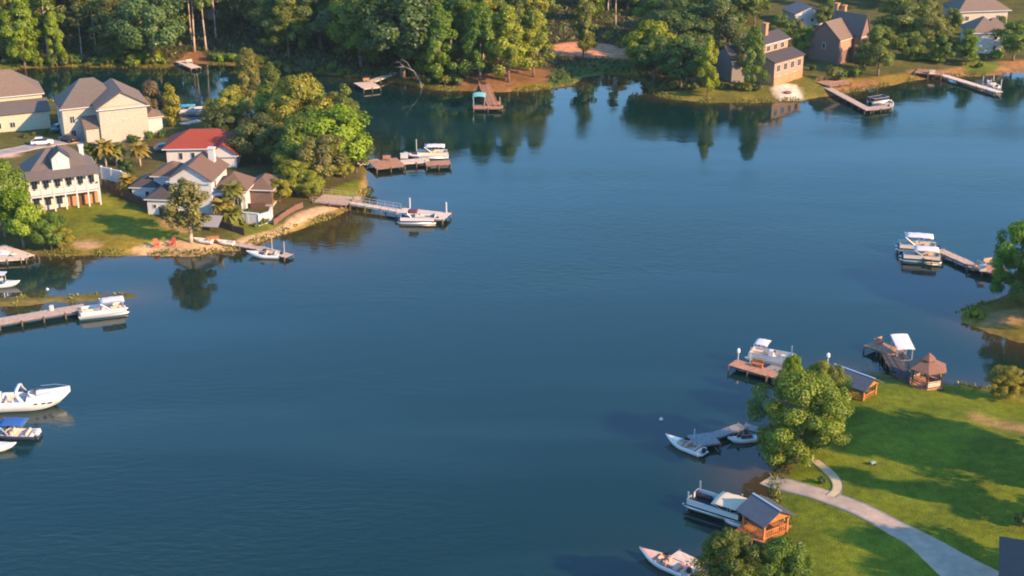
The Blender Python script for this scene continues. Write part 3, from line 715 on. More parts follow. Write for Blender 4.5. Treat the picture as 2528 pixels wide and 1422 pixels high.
# ------------------------------------------------------------------ houses
GLASS = mat("window_glass", (0.03, 0.04, 0.05), 0.08, spec=0.8)
WHITE = mat("white_trim", (0.52, 0.505, 0.49), 0.6, noise=0.05)
CREAM = stripe_mat("cream_siding", (0.47, 0.40, 0.315), 0.10, 9.0, 'Z')
CREAM2 = stripe_mat("butter_siding", (0.48, 0.44, 0.32), 0.10, 9.0, 'Z')
STUCCO = mat("white_stucco", (0.52, 0.50, 0.485), 0.85, noise=0.08, nscale=1.5)
PINK = stripe_mat("pinkish_siding", (0.38, 0.235, 0.16), 0.12, 8.0, 'Z')
BRICK = mat("brown_brick", (0.20, 0.115, 0.09), 0.9, noise=0.3, nscale=6)
ORBRICK = mat("orange_brick", (0.44, 0.21, 0.10), 0.9, noise=0.3, nscale=5)
SHGREY = stripe_mat("grey_shingles", (0.125, 0.10, 0.085), 0.25, 6.0, 'Z')
SHBRN = stripe_mat("brown_shingles", (0.15, 0.088, 0.058), 0.28, 6.0, 'Z')
SHDRK = stripe_mat("charcoal_shingles", (0.065, 0.052, 0.05), 0.25, 6.0, 'Z')
SHTAN = stripe_mat("taupe_shingles", (0.18, 0.125, 0.09), 0.25, 6.0, 'Z')
SHBLU = stripe_mat("slate_roof", (0.10, 0.115, 0.14), 0.2, 6.0, 'Z')
REDT = stripe_mat("red_tiles", (0.27, 0.045, 0.022), 0.30, 7.0, 'X')
DWOOD = mat("dark_stained_wood", (0.075, 0.04, 0.03), 0.85, noise=0.3, nscale=3)
DKWALL = mat("dark_brown_wall", (0.16, 0.10, 0.075), 0.9, noise=0.2)  # dark brown wall colour with mild noise

def house_root(name, label, px, py, rot, w, d, corner, cat="house"):
    p = at(px, py); lx = {'r': w/2, 'l': -w/2, 'c': 0}[corner[1]]; ly = {'f': -d/2, 'c': 0}[corner[0]]
    c, s = math.cos(rot), math.sin(rot)
    x, y = p.x-(lx*c-ly*s), p.y-(lx*s+ly*c)
    return thing(name, label, cat, (x, y, min(p.z, ground_z(x, y))-0.05), rot)

def block(root, cx, cy, w, d, h, roof, rh, wm_, rm, z0=0.0, oh=0.5, thick=0.16, fascia=True):
    """walls plus roof; roof ridge along x or y, hipped, or a lean-to falling to the front"""
    mb = MB(); mb.box((cx, cy, z0+h/2-0.4), (w, d, h+0.8)); z = z0+h
    if roof == 'gx': mb.add([(cx-w/2, cy-d/2, z), (cx-w/2, cy+d/2, z), (cx-w/2, cy, z+rh), (cx+w/2, cy-d/2, z), (cx+w/2, cy+d/2, z), (cx+w/2, cy, z+rh)], [(0, 2, 1), (3, 4, 5), (0, 3, 5, 2), (1, 2, 5, 4)])
    if roof == 'gy': mb.add([(cx-w/2, cy-d/2, z), (cx+w/2, cy-d/2, z), (cx, cy-d/2, z+rh), (cx-w/2, cy+d/2, z), (cx+w/2, cy+d/2, z), (cx, cy+d/2, z+rh)], [(0, 1, 2), (3, 5, 4), (0, 2, 5, 3), (1, 4, 5, 2)])
    if roof == 'lean': mb.add([(cx-w/2, cy-d/2, z), (cx+w/2, cy-d/2, z), (cx-w/2, cy+d/2, z), (cx+w/2, cy+d/2, z), (cx-w/2, cy+d/2, z+rh), (cx+w/2, cy+d/2, z+rh)], [(0, 4, 2), (1, 3, 5)])
    mb.build("wall", wm_, root)
    W, D = w/2+oh, d/2+oh; e = z+0.02
    sx = rh/(d/2)*oh if roof == 'gx' else rh/(w/2)*oh if roof == 'gy' else 0
    r = MB()
    def slab(q):                                            # a sloping roof sheet with real thickness
        n = len(q); V = [Vector(p) for p in q]; nn = (V[1]-V[0]).cross(V[2]-V[0]).normalized()
        if nn.z < 0: V.reverse(); nn = -nn
        T = [v+nn*thick for v in V]
        r.add([*V, *T], [tuple(range(n-1, -1, -1)), tuple(range(n, 2*n))]+[(i, (i+1) % n, n+(i+1) % n, n+i) for i in range(n)])
    if roof == 'gx':
        slab([(cx-W, cy-D, e-sx), (cx+W, cy-D, e-sx), (cx+W, cy, e+rh), (cx-W, cy, e+rh)]); slab([(cx-W, cy+D, e-sx), (cx+W, cy+D, e-sx), (cx+W, cy, e+rh), (cx-W, cy, e+rh)])
    elif roof == 'gy':
        slab([(cx-W, cy-D, e-sx), (cx, cy-D, e+rh), (cx, cy+D, e+rh), (cx-W, cy+D, e-sx)]); slab([(cx+W, cy-D, e-sx), (cx, cy-D, e+rh), (cx, cy+D, e+rh), (cx+W, cy+D, e-sx)])
    elif roof == 'lean':
        slab([(cx-W, cy-D, e), (cx+W, cy-D, e), (cx+W, cy+d/2, e+rh+0.05), (cx-W, cy+d/2, e+rh+0.05)])
    else:
        k = max(abs(W-D), 0.3); a, b = ((cx-k, cy), (cx+k, cy)) if W >= D else ((cx, cy-k), (cx, cy+k))
        A, B, Cc, Dd = (cx-W, cy-D, e), (cx+W, cy-D, e), (cx+W, cy+D, e), (cx-W, cy+D, e); t1, t2 = (*a, e+rh), (*b, e+rh)
        r.add([A, B, Cc, Dd, t1, t2, *[(q[0], q[1], q[2]-thick) for q in (A, B, Cc, Dd)]],
              ([(0, 1, 5, 4), (1, 2, 5), (2, 3, 4, 5), (3, 0, 4)] if W >= D else [(0, 1, 4), (1, 2, 5, 4), (2, 3, 5), (3, 0, 4, 5)]) + [(0, 6, 7, 1), (1, 7, 8, 2), (2, 8, 9, 3), (3, 9, 6, 0), (9, 8, 7, 6)])
    ro = r.build("roof", rm, root)
    if fascia and roof != 'lean':
        f = MB(); zz = e-sx-0.12
        f.box((cx, cy-D-0.02, zz), (2*W+0.1, 0.06, 0.2)); f.box((cx+W+0.02, cy, zz), (0.06, 2*D, 0.2)) if roof == 'hip' else None
        f.build("fascia", WHITE, ro)
    return ro

def windows(root, cx, cy, w, d, items, frame=WHITE, pane=GLASS):
    """items: (face, along, sill height, width, height)"""
    for face, u, z, ww, hh in items:
        if face in 'SN': s = -1 if face == 'S' else 1; c = (cx+u, cy+s*d/2, z+hh/2); dim = (ww, 0.16, hh); ip = (ww-0.22, 0.20, hh-0.22); bar = (0.07, 0.22, hh-0.2)
        else: s = -1 if face == 'W' else 1; c = (cx+s*w/2, cy+u, z+hh/2); dim = (0.16, ww, hh); ip = (0.20, ww-0.22, hh-0.22); bar = (0.22, 0.07, hh-0.2)
        o = MB().box((0, 0, 0), dim).build("window", frame, root, loc=c)
        MB().box((0, 0, 0), ip).build("pane", pane, o)
        if ww > 1.0: MB().box((0, 0, 0), bar).build("mullion", frame, o)

def chimney(ro, x, y, z0, z1, m, w=0.9):
    mb = MB(); mb.box((x, y, (z0+z1)/2), (w, w, z1-z0)); mb.box((x, y, z1+0.08), (w+0.25, w+0.25, 0.2)); mb.build("chimney", m, ro)

DOORM = mat("brown_door", (0.13, 0.06, 0.035), 0.6)
def door(root, x, y, z, w=1.0, h=2.1, rz=0.0, m=DOORM):
    o = MB().box((0, 0, h/2), (w, 0.14, h)).build("door", m, root, loc=(x, y, z)); o.rotation_euler = (0, 0, rz)
    MB().box((w*0.36, -0.1, h*0.48), (0.06, 0.08, 0.16)).build("handle", mat("brass", (0.5, 0.36, 0.15), 0.35, 1.0), o)

# white cottage with dormer
R24 = R(24)
h = house_root("cottage", "white two storey cottage with grey hip roof, dormer and galleried front by the lawn", 251, 505, R24, 12.2, 10.5, 'fr')
ro = block(h, 0, 0.8, 12.2, 8.9, 6.3, 'hip', 4.0, STUCCO, SHGREY, oh=0.35)
rf = block(h, 0, -4.45, 12.2, 1.6, 3.0, 'none', 0.01, STUCCO, SHGREY, oh=0.0, z0=3.3) if False else None
mb = MB(); mb.box((0, -4.5, 3.0), (12.2, 1.7, 0.25)); mb.build("gallery_floor", WHITE, h)
mb = MB(); mb.box((0, -5.2, 3.75), (12.2, 0.08, 0.95)); mb.box((6.0, -4.5, 3.75), (0.08, 1.5, 0.95)); mb.build("gallery_railing", WHITE, h)
for i in range(7):
    MB().box((-6.0+i*2.0, -5.2, 3.1), (0.26, 0.26, 6.3)).build("post", WHITE, h)
mb = MB(); mb.add([(-6.4,-5.75,6.28),(6.4,-5.75,6.28),(6.4,-3.3,7.35),(-6.4,-3.3,7.35),(-6.4,-5.75,6.13),(6.4,-5.75,6.13),(6.4,-3.3,7.2),(-6.4,-3.3,7.2)], [(0,1,2,3),(7,6,5,4),(0,4,5,1),(1,5,6,2),(3,2,6,7),(0,3,7,4)]); mb.build("gallery_roof", SHGREY, h)
windows(h, 0, 0.8, 12.2, 8.9, [('S', u, 4.0, 1.2, 1.7) for u in (-5, -3, -1, 1, 3, 5)] + [('S', u, 0.7, 1.3, 1.9) for u in (-5, -3, -1)] + [('E', -2, 4.0, 1.0, 1.4), ('E', 2, 4.0, 1.0, 1.4)])
MB().box((3.2, -3.75, 1.4), (5.2, 0.15, 2.7)).build("brick_panel", ORBRICK, h); door(h, 3.0, -3.86, 0.05)
dm = MB(); dm.box((0, -2.35, 8.0), (3.0, 2.6, 2.6)); dm.add([(-1.5,-3.65,9.3),(1.5,-3.65,9.3),(0,-3.65,10.6),(-1.5,-1.0,9.3),(1.5,-1.0,9.3),(0,-1.0,10.6)], [(0,1,2),(3,5,4),(0,2,5,3),(1,4,5,2)]); dmo = dm.build("dormer", WHITE, h)
r_ = MB()
for s in (-1, 1): r_.add([(s*1.85,-3.9,9.05),(0,-3.9,10.72),(0,-0.4,10.72),(s*1.85,-0.4,9.05),(s*1.85,-3.9,9.2),(0,-3.9,10.87),(0,-0.4,10.87),(s*1.85,-0.4,9.2)], [(0,1,2,3),(7,6,5,4),(0,4,5,1),(1,5,6,2),(2,6,7,3),(3,7,4,0)])
r_.build("dormer_roof", SHDRK, dmo); MB().box((0, -3.68, 8.4), (1.3, 0.12, 1.6)).build("dormer_window", mat("pale_shutter", (0.62, 0.57, 0.5), 0.6), dmo)
chimney(ro, 4.4, 2.0, 7.0, 9.6, WHITE, 0.8)

# big cream house
h = house_root("gabled_house", "big cream sided house with tall blank gable and grey roof behind the cottage", 370, 345, R24, 9.8, 12.0, 'fr')
block(h, 0, 0, 9.8, 12.0, 8.0, 'gy', 2.9, CREAM, SHTAN, oh=0.55)
ro = block(h, -5.4, 3.9, 12.5, 9.6, 7.3, 'hip', 4.9, CREAM, SHGREY, oh=0.5)
block(h, -6.4, -3.3, 2.9, 4.4, 3.6, 'lean', 1.5, CREAM, SHTAN, oh=0.25)
block(h, 7.0, 1.5, 3.4, 5.0, 3.6, 'hip', 1.2, WHITE, SHTAN, oh=0.3)
windows(h, 0, 0, 9.8, 12.0, [('S', -2.6, 4.9, 0.9, 0.25), ('S', 0.2, 4.9, 0.9, 0.25), ('S', 2.4, 7.2, 0.7, 0.2), ('E', -4, 5.0, 1.1, 1.6), ('E', 0, 5.4, 1.1, 1.5), ('E', 4, 5.0, 1.1, 1.6)])
windows(h, -5.4, 3.9, 12.5, 9.6, [('S', -4.4, 4.0, 1.1, 1.6), ('S', -4.4, 1.0, 1.1, 1.6), ('W', 0, 4, 1.1, 1.6)])
MB().box((0, -6.02, 8.05), (10.0, 0.12, 0.22)).build("band_board", mat("taupe_trim", (0.42, 0.33, 0.24), 0.7), h)
door(h, 8.75, 1.0, 0.1, rz=math.pi/2)

# left cream house
h = house_root("hip_roof_house", "cream house with grey hip roof and low front wing at the left edge", 112, 303, R24, 13.0, 11.0, 'fr')
block(h, 0, 0, 13.0, 11.0, 6.8, 'hip', 4.6, CREAM2, SHTAN, oh=0.5)
block(h, 0.8, -8.0, 12.6, 5.0, 3.9, 'lean', 1.6, CREAM2, SHGREY, oh=0.35)
windows(h, 0.8, -8.0, 12.6, 5.0, [('S', -4.4, 1.0, 1.3, 1.4), ('S', -1.5, 1.0, 1.2, 1.3), ('E', 0, 1.2, 1.0, 1.2)])
windows(h, 0, 0, 13.0, 11.0, [('E', -1, 4.0, 1.0, 1.4), ('E', 3, 4.0, 1.0, 1.4)])

# red tiled house
h = house_root("red_roof_house", "white house under a bright red tile roof behind the villa", 413, 402, R(3), 14.0, 8.5, 'fl')
block(h, 0, 0, 14.0, 8.5, 3.3, 'hip', 2.7, STUCCO, REDT, oh=0.7)
block(h, 4.6, -4.6, 5.0, 5.0, 3.0, 'gy', 1.7, STUCCO, REDT, oh=0.6)
windows(h, 0, 0, 14.0, 8.5, [('S', -4.2, 0.9, 0.9, 1.5), ('S', -1.8, 0.9, 0.9, 1.5)])

# white villa
RV = R(-6)
h = house_root("villa", "rambling white stucco villa with several brown hip roofs near the shore", 527, 530, RV, 7.6, 9.5, 'fr')
ro = block(h, 0, 0, 7.6, 9.5, 6.6, 'gy', 2.4, STUCCO, SHBRN, oh=0.5)
chimney(ro, 1.9, 2.8, 7.4, 10.2, WHITE, 1.1)
block(h, -6.2, 4.2, 5.6, 6.0, 5.2, 'hip', 1.9, STUCCO, SHBRN, oh=0.5)
block(h, -10.4, 2.6, 4.6, 6.0, 3.4, 'hip', 1.5, STUCCO, SHDRK, oh=0.4)
block(h, -5.6, -3.2, 4.4, 6.0, 3.2, 'hip', 1.6, STUCCO, SHDRK, oh=0.4)
block(h, 6.3, 1.2, 5.6, 6.4, 4.0, 'hip', 2.4, STUCCO, SHBRN, oh=0.6)
block(h, 10.9, 4.4, 4.6, 7.0, 3.3, 'hip', 1.6, DKWALL, SHBRN, oh=0.4)
windows(h, 0, 0, 7.6, 9.5, [('S', 0.6, 4.3, 0.8, 1.6), ('S', -2.0, 4.3, 0.8, 1.4), ('E', -2.6, 4.4, 0.9, 1.5)])
windows(h, -6.2, 4.2, 5.6, 6.0, [('S', 0.4, 3.4, 0.9, 0.9)])
windows(h, -10.4, 2.6, 4.6, 6.0, [('S', 0.6, 0.9, 0.9, 1.8)])
windows(h, -5.6, -3.2, 4.4, 6.0, [('S', -0.8, 1.4, 0.7, 0.8), ('S', 0.7, 1.4, 0.7, 0.8)])
windows(h, 6.3, 1.2, 5.6, 6.4, [('S', -1.6, 0.7, 1.4, 2.0), ('S', 1.4, 0.7, 1.4, 2.0)])
door(h, 6.2, -2.1, 0.1)
for i in range(4): MB().tube((4.0+i*1.6, -3.6, 0), (4.0+i*1.6, -3.6, 3.4), 0.16, 8).build("column", WHITE, h)
MB().box((6.4, -2.9, 3.5), (6.0, 1.9, 0.25)).build("porch_lintel", WHITE, h)

# far shore houses
R45 = R(46)
h = house_root("pink_house", "two tier pinkish sided house with dark roofs and orange brick base on the far shore", 1980, 190, R45, 12.5, 4.0, 'fr')
block(h, 0, 0, 12.5, 4.0, 5.6, 'lean', 1.4, PINK, SHDRK, oh=0.4)
ro = block(h, -0.5, 5.2, 11.0, 6.4, 9.6, 'gx', 1.5, PINK, SHDRK, oh=0.4)
chimney(ro, -1.5, 4.6, 10.4, 13.6, ORBRICK, 1.1)
MB().box((0, -2.06, 0.9), (12.3, 0.1, 2.0)).build("brick_base", ORBRICK, h)
windows(h, 0, 0, 12.5, 4.0, [('S', u, 3.2, 1.5, 1.8) for u in (-4.6, -1.6, 1.4, 4.4)] + [('S', u, 0.2, 1.6, 1.9) for u in (-4.2, -0.8, 2.6)])
windows(h, -0.5, 5.2, 11.0, 6.4, [('S', u, 7.4, 1.5, 1.5) for u in (-3, 0, 3)])
h = house_root("brick_house", "brown brick house with steep grey gables and brick chimneys on the far shore", 2068, 160, R45, 11.0, 9.0, 'fl')
ro = block(h, 0, 0, 11.0, 9.0, 6.6, 'gx', 3.8, BRICK, SHTAN, oh=0.35)
block(h, 2.6, -2.5, 4.0, 9.0, 7.4, 'gy', 4.6, BRICK, SHGREY, oh=0.3)
block(h, 2.5, -7.8, 6.0, 3.6, 3.2, 'lean', 1.2, PINK, SHGREY, oh=0.3)
MB().box((-2.6, -4.55, 4.9), (5.2, 0.14, 2.9)).build("sunlit_tone_panel", PINK, h)  # paler panel puts the sunlit look of the brick front into its colour
chimney(ro, 4.4, 3.2, 8.0, 13.4, ORBRICK, 1.2); chimney(ro, 5.2, 1.4, 8.0, 13.0, ORBRICK, 1.0)
windows(h, 0, 0, 11.0, 9.0, [('S', -3.8, 4.2, 1.1, 1.5), ('S', -1.6, 4.2, 1.1, 1.5), ('W', 0, 3.6, 1.0, 1.5)])
windows(h, 2.5, -7.8, 6.0, 3.6, [('S', -1.4, 0.8, 1.3, 1.7), ('S', 1.4, 0.8, 1.3, 1.7)])
h = house_root("white_house", "white two storey house with brown hip roof at the far right", 2396, 132, R(2), 8.0, 9.0, 'fl')
block(h, 0, 0, 8.0, 9.0, 5.6, 'hip', 3.4, mat("pale_grey_siding", (0.62, 0.60, 0.54), 0.8, noise=0.06), SHTAN, oh=0.6)
block(h, 5.0, 5.5, 6.5, 6.5, 5.0, 'hip', 2.6, STUCCO, SHTAN, oh=0.5)
windows(h, 0, 0, 8.0, 9.0, [('S', -2.4, 3.6, 0.9, 1.1), ('S', 2.2, 3.6, 0.9, 1.1), ('S', 2.2, 0.8, 1.0, 1.4)])
h = house_root("brown_roof_house", "cream house with wide brown roof behind the white far right house", 2365, 62, R(10), 15.0, 10.0, 'fl')
block(h, 0, 0, 15.0, 10.0, 4.0, 'hip', 4.0, CREAM, SHTAN, oh=0.7)
windows(h, 0, 0, 15.0, 10.0, [('S', -5, 1.2, 1.3, 1.4), ('S', 4.6, 1.2, 1.3, 1.4)])
h = house_root("white_bungalow", "small white bungalow with blue-grey roof in the trees left of the brick house", 1962, 66, R(16), 9.5, 8.0, 'fl')
block(h, 0, 0, 9.5, 8.0, 3.6, 'gy', 1.8, STUCCO, SHBLU, oh=0.4)
windows(h, 0, 0, 9.5, 8.0, [('S', 0.6, 1.2, 0.9, 1.1), ('S', -2.6, 1.2, 0.9, 1.1)])
h = house_root("slate_roof_house", "house showing only its slate blue roof at the top edge", 1618, 48, R(4), 8.0, 7.0, 'fl')
block(h, 0, 0, 8.0, 7.0, 4.4, 'gx', 2.6, DKWALL, SHBLU, oh=0.5)
h = house_root("grey_house", "shaded grey house half hidden behind the trees left of the pink house", 1805, 205, R(20), 9.0, 8.0, 'fl')
block(h, 0, 0, 9.0, 8.0, 5.8, 'gx', 2.6, mat("blue_grey_siding", (0.20, 0.175, 0.16), 0.85, noise=0.1), SHDRK, oh=0.4)
windows(h, 0, 0, 9.0, 8.0, [('S', -1.5, 3.4, 1.0, 1.3), ('S', 1.5, 3.4, 1.0, 1.3)])
h = house_root("salmon_house", "salmon walled house at the top edge above the dark clearing", 515, 50, R(30), 14.0, 9.0, 'fl')
block(h, 0, 0, 14.0, 9.0, 4.6, 'gx', 2.8, mat("salmon_wall", (0.58, 0.34, 0.22), 0.85, noise=0.12), SHTAN, oh=0.5)
windows(h, 0, 0, 14.0, 9.0, [('S', u, 1.2, 1.2, 1.5) for u in (-5, -2, 2, 5)])
h = house_root("shed", "small pale shed in the dark clearing at top left", 448, 42, R(30), 3.2, 2.6, 'fl', cat="shed")
block(h, 0, 0, 3.2, 2.6, 2.3, 'gx', 0.9, mat("salmon_wall", (0, 0, 0)), SHGREY, oh=0.2)
h = house_root("charcoal_roof_house", "house at the bottom right corner with a dark slate roof", 2668, 1538, R(-18), 15.0, 12.0, 'cc')
block(h, 0, 0, 15.0, 12.0, 4.4, 'hip', 3.6, STUCCO, SHDRK, oh=0.7)

# ------------------------------------------------------------------ garden walls, fence, pool
def wall_run(name, label, cat, pts, h, th, m, cap=None):
    P = [at(x, y) for x, y in pts]; o = P[0]; r = thing(name, label, cat, o)
    for a, b in zip(P[:-1], P[1:]):
        d = b-a; L = math.hypot(d.x, d.y); rz = math.atan2(d.y, d.x); n = max(1, round(L/2.4))
        for i in range(n):
            t = (i+0.5)/n; c = a+d*t-o
            MB().box((c.x, c.y, c.z+h/2-0.15), (L/n-0.05, th, h+0.3), rz).build("panel", m, r)
            c2 = a+d*(i/n)-o; MB().box((c2.x, c2.y, c2.z+h/2), (th+0.1, th+0.1, h+0.2), rz).build("post", m, r)
        if cap:
            c = (a+b)/2-o; MB().box((c.x, c.y, c.z+h+0.06), (L, th+0.14, 0.1), rz).build("cap_rail", cap, r)
wall_run("board_fence", "dark brown board fence between the cottage lawn and the villa", "fence", [(255,462),(330,498),(400,532),(440,552)], 1.5, 0.12, DWOOD)
wall_run("garden_wall", "long pale garden wall running behind the dark fence", "wall", [(252,440),(300,452),(335,470)], 2.4, 0.3, STUCCO)
wall_run("terrace_wall", "low white terrace wall below the pool", "wall", [(585,545),(640,556),(668,548),(672,535)], 1.9, 0.35, STUCCO, WHITE)
wall_run("pool_fence", "dark low fence in front of the turquoise pool", "fence", [(582,510),(620,516),(656,514)], 1.0, 0.12, DWOOD)
wall_run("plank_screen", "dark plank screen above the villa's little boat landing", "fence", [(540,560),(575,572),(604,582)], 1.3, 0.15, DWOOD)
wall_run("post_fence", "brown post fence curving along the sandy walk", "fence", [(676,556),(690,545),(708,532),(728,520),(748,512)], 1.0, 0.12, mat("brown_wood", (0.17, 0.085, 0.06), 0.85, noise=0.25))
p = at(640, 497); t = thing("swimming_pool", "small turquoise swimming pool beside the villa", "pool", p, RV)
MB().box((0, 0, 0.08), (6.6, 5.0, 0.5)).build("pool_deck", CONC, t)
MB().box((0, 0, 0.335), (5.0, 3.4, 0.03)).build("pool_water", mat("pool_water", (0.05, 0.33, 0.38), 0.08, spec=0.6), t)
p = at(524, 566); t = thing("awning", "grey sloping awning roof beside the shore tree", "awning", p, R(-10))
MB().box((0, 0, 1.5), (3.2, 3.0, 0.12), rx=R(24)).build("awning_sheet", mat("grey_awning", (0.26, 0.235, 0.23), 0.8), t)
for x, y, hh in ((-1.4,-1.2,1.0),(1.4,-1.2,1.0),(-1.4,1.2,2.0),(1.4,1.2,2.0)): MB().box((x, y, hh/2), (0.12, 0.12, hh)).build("post", DWOOD, t)
p = at(1945, 230); t = thing("fire_pit", "small dark fire pit on the far white sand patch", "fire pit", p)
MB().loft([[(0.9*math.cos(a), 0.9*math.sin(a), z) for a in [i*math.pi/5 for i in range(10)]] for z in (0, 0.4)], True, True).build("stone_ring", BRICK, t)
p = at(1698, 78); t = thing("white_pole", "thin pole carrying a white box in front of the far trees", "pole", p)
MB().tube((0, 0, 0), (0, 0, 5.2), 0.1, 6).build("pole", WHITE, t); MB().box((0, 0, 3.4), (0.9, 0.7, 1.1)).build("box", WHITE, t)

# ------------------------------------------------------------------ palms, chairs, cars
PALMM = None
def palm(px, py, hgt_, label, colr):
    global PALMM
    p = at(px, py); r = thing("palm_tree", label, "tree", p, random.uniform(0, 6))
    mb = MB(); limb(mb, [(0, 0, -0.2), (0.08, 0, hgt_*0.4), (0.02, 0.1, hgt_*0.75), (0, 0, hgt_)], 0.2, 0.15, 7); mb.build("trunk", PALEBARK, r, True)
    if PALMM is None:
        V, F, T = [], [], []; rn = random.Random(4)
        for i in range(80):
            a = rn.uniform(0, 6.283); up = rn.uniform(-0.55, 1.25); L = rn.uniform(1.0, 1.5); pts = []
            for k in range(5):
                t = k/4; rr = L*t*math.cos(up*(1-0.3*t)); zz = L*t*math.sin(up)-0.75*L*t*t*0.6; w = 0.30*math.sin(math.pi*(0.15+0.8*t))+0.03
                for s in (-1, 1): pts.append((rr*math.cos(a)-s*w*math.sin(a), rr*math.sin(a)+s*w*math.cos(a), zz-0.12*abs(s)))
            b = len(V); V += pts; F += [(b+2*k, b+2*k+1, b+2*k+3, b+2*k+2) for k in range(4)]; T += [rn.random()]*4
        PALMM = mesh_from("palm_crown", V, F, LEAF); q = PALMM.attributes.new("tint", 'FLOAT', 'FACE'); q.data.foreach_set("value", T)
    c = link("crown", PALMM, r, (0, 0, hgt_)); c.color = (*colr, 1); c.scale = (1.7,)*3
PC = (0.30, 0.22, 0.04); PG = (0.20, 0.20, 0.035)
for x, y, hh, lab, cc in ((262,412,4.6,"golden palm in front of the big cream house's gable",PC),(228,408,3.4,"shorter greenish palm behind the cottage's roof",PG),(288,408,3.6,"palm just right of the golden one before the cream gable",PG),
    (347,410,3.8,"round golden palm standing alone left of the red roof",PC),(318,478,2.8,"small tan palm before the pale garden wall",PC),(578,528,5.0,"tall palm on the villa's terrace beside the porch",PG),(551,545,3.2,"short palm beside the villa's porch steps",PC),(575,552,2.2,"low palm above the terrace wall",PG)):
    palm(x, y, hh, lab, cc)

RED = mat("faded_red_paint", (0.55, 0.10, 0.06), 0.6)
def adirondack(px, py, rz, label):
    t = thing("lawn_chair", label, "chair", at(px, py), rz, "red lawn chairs on the sand"); t.scale = (1.25,)*3
    MB().box((0, 0, 0.38), (0.62, 0.6, 0.06), rx=R(-8)).build("seat", RED, t); 
    for i in range(5): MB().box((-0.24+0.12*i, 0.42, 0.75), (0.10, 0.04, 0.9-0.04*abs(i-2)), rx=R(-18)).build("back_slat", RED, t)
    for s in (-1, 1):
        MB().box((s*0.38, 0, 0.6), (0.12, 0.75, 0.04)).build("armrest", RED, t)
        for y in (-0.28, 0.3): MB().box((s*0.33, y, 0.29), (0.06, 0.08, 0.6)).build("leg", RED, t)
adirondack(386, 611, R(20), "faded red lawn chair on the sand, left of the pair"); adirondack(426, 608, R(-15), "faded red lawn chair on the sand, right of the pair nearer the tree")

TYRE = mat("tyre_rubber", (0.02, 0.02, 0.02), 0.8); CHROME = mat("wheel_metal", (0.5, 0.5, 0.5), 0.3, 0.9)
def car(px, py, rz, paint, label):
    t = thing("parked_car", label, "car", at(px, py)+Vector((0, 0, 0.05)), rz, "cars on the lane behind the cottage")
    def sec(x, zs, ws): return [(x, -ws[0], zs[0]), (x, -ws[1], zs[1]), (x, -ws[2], zs[2]), (x, ws[2], zs[2]), (x, ws[1], zs[1]), (x, ws[0], zs[0])]
    body = MB(); body.loft([sec(-2.25,(0.45,0.65,0.85),(0.75,0.8,0.7)), sec(-2.1,(0.3,0.7,0.98),(0.85,0.9,0.8)), sec(-0.9,(0.28,0.75,1.02),(0.88,0.92,0.84)), sec(0.9,(0.28,0.75,1.0),(0.88,0.92,0.84)), sec(2.0,(0.3,0.6,0.85),(0.84,0.88,0.74)), sec(2.25,(0.4,0.55,0.7),(0.72,0.76,0.6))], True, True); body.build("body", paint, t, True)
    cab = MB(); cab.loft([sec(-1.9,(0.95,1.0,1.02),(0.78,0.78,0.76)), sec(-1.3,(0.98,1.3,1.5),(0.8,0.74,0.62)), sec(0.1,(0.98,1.35,1.55),(0.8,0.74,0.62)), sec(1.0,(0.97,1.0,1.02),(0.8,0.78,0.76))], True, True); cab.build("cabin", GLASS, t)
    MB().box((-0.6, 0, 1.54), (1.5, 1.22, 0.06)).build("roof_panel", paint, t)
    for x in (-1.4, 1.4):
        for s in (-1, 1):
            w = MB().tube((0, -0.11, 0), (0, 0.11, 0), 0.33, 12).build("wheel", TYRE, t, loc=(x, s*0.82, 0.33)); MB().tube((0, s*0.10, 0), (0, s*0.125, 0), 0.19, 8).build("rim", CHROME, w)
    for s in (-1, 1): MB().box((2.2, s*0.55, 0.66), (0.1, 0.3, 0.14)).build("headlight", WHITE, t); MB().box((-2.2, s*0.6, 0.78), (0.1, 0.25, 0.16)).build("tail_light", RED, t)
car(105, 358, R(14), mat("white_car_paint", (0.75, 0.74, 0.72), 0.25, spec=0.6), "white car parked on the lane behind the cottage roof")
car(168, 349, R(150), mat("black_car_paint", (0.03, 0.022, 0.025), 0.25, spec=0.6), "dark car parked right of the white one on the lane")
car(150, 322, R(60), mat("teal_car_paint", (0.06, 0.22, 0.24), 0.3, spec=0.6), "teal car between the two cream houses")
car(408, 372, R(30), mat("grey_car_paint", (0.22, 0.22, 0.24), 0.3, spec=0.6), "grey car left of the red roofed house")
# ------------------------------------------------------------------ docks
PLANK = mat("weathered_planks", (0.42, 0.30, 0.22), 0.9, noise=0.25, nscale=2.5)
BROWNPL = mat("brown_planks", (0.37, 0.19, 0.11), 0.9, noise=0.28, nscale=2.5)
PALEPL = mat("pale_planks", (0.56, 0.44, 0.34), 0.9, noise=0.2, nscale=2.5)
GREYPL = mat("grey_planks", (0.24, 0.22, 0.21), 0.9, noise=0.25, nscale=2.5)
PILE = mat("dock_piling", (0.15, 0.105, 0.075), 0.95, noise=0.3, nscale=3)
DKPL = mat("dark_planks", (0.07, 0.055, 0.055), 0.9, noise=0.25, nscale=2.5)
ORWOOD = mat("orange_cedar", (0.44, 0.165, 0.05), 0.8, noise=0.35, nscale=2.5)
ALU = mat("aluminium", (0.62, 0.63, 0.64), 0.35, 0.7)

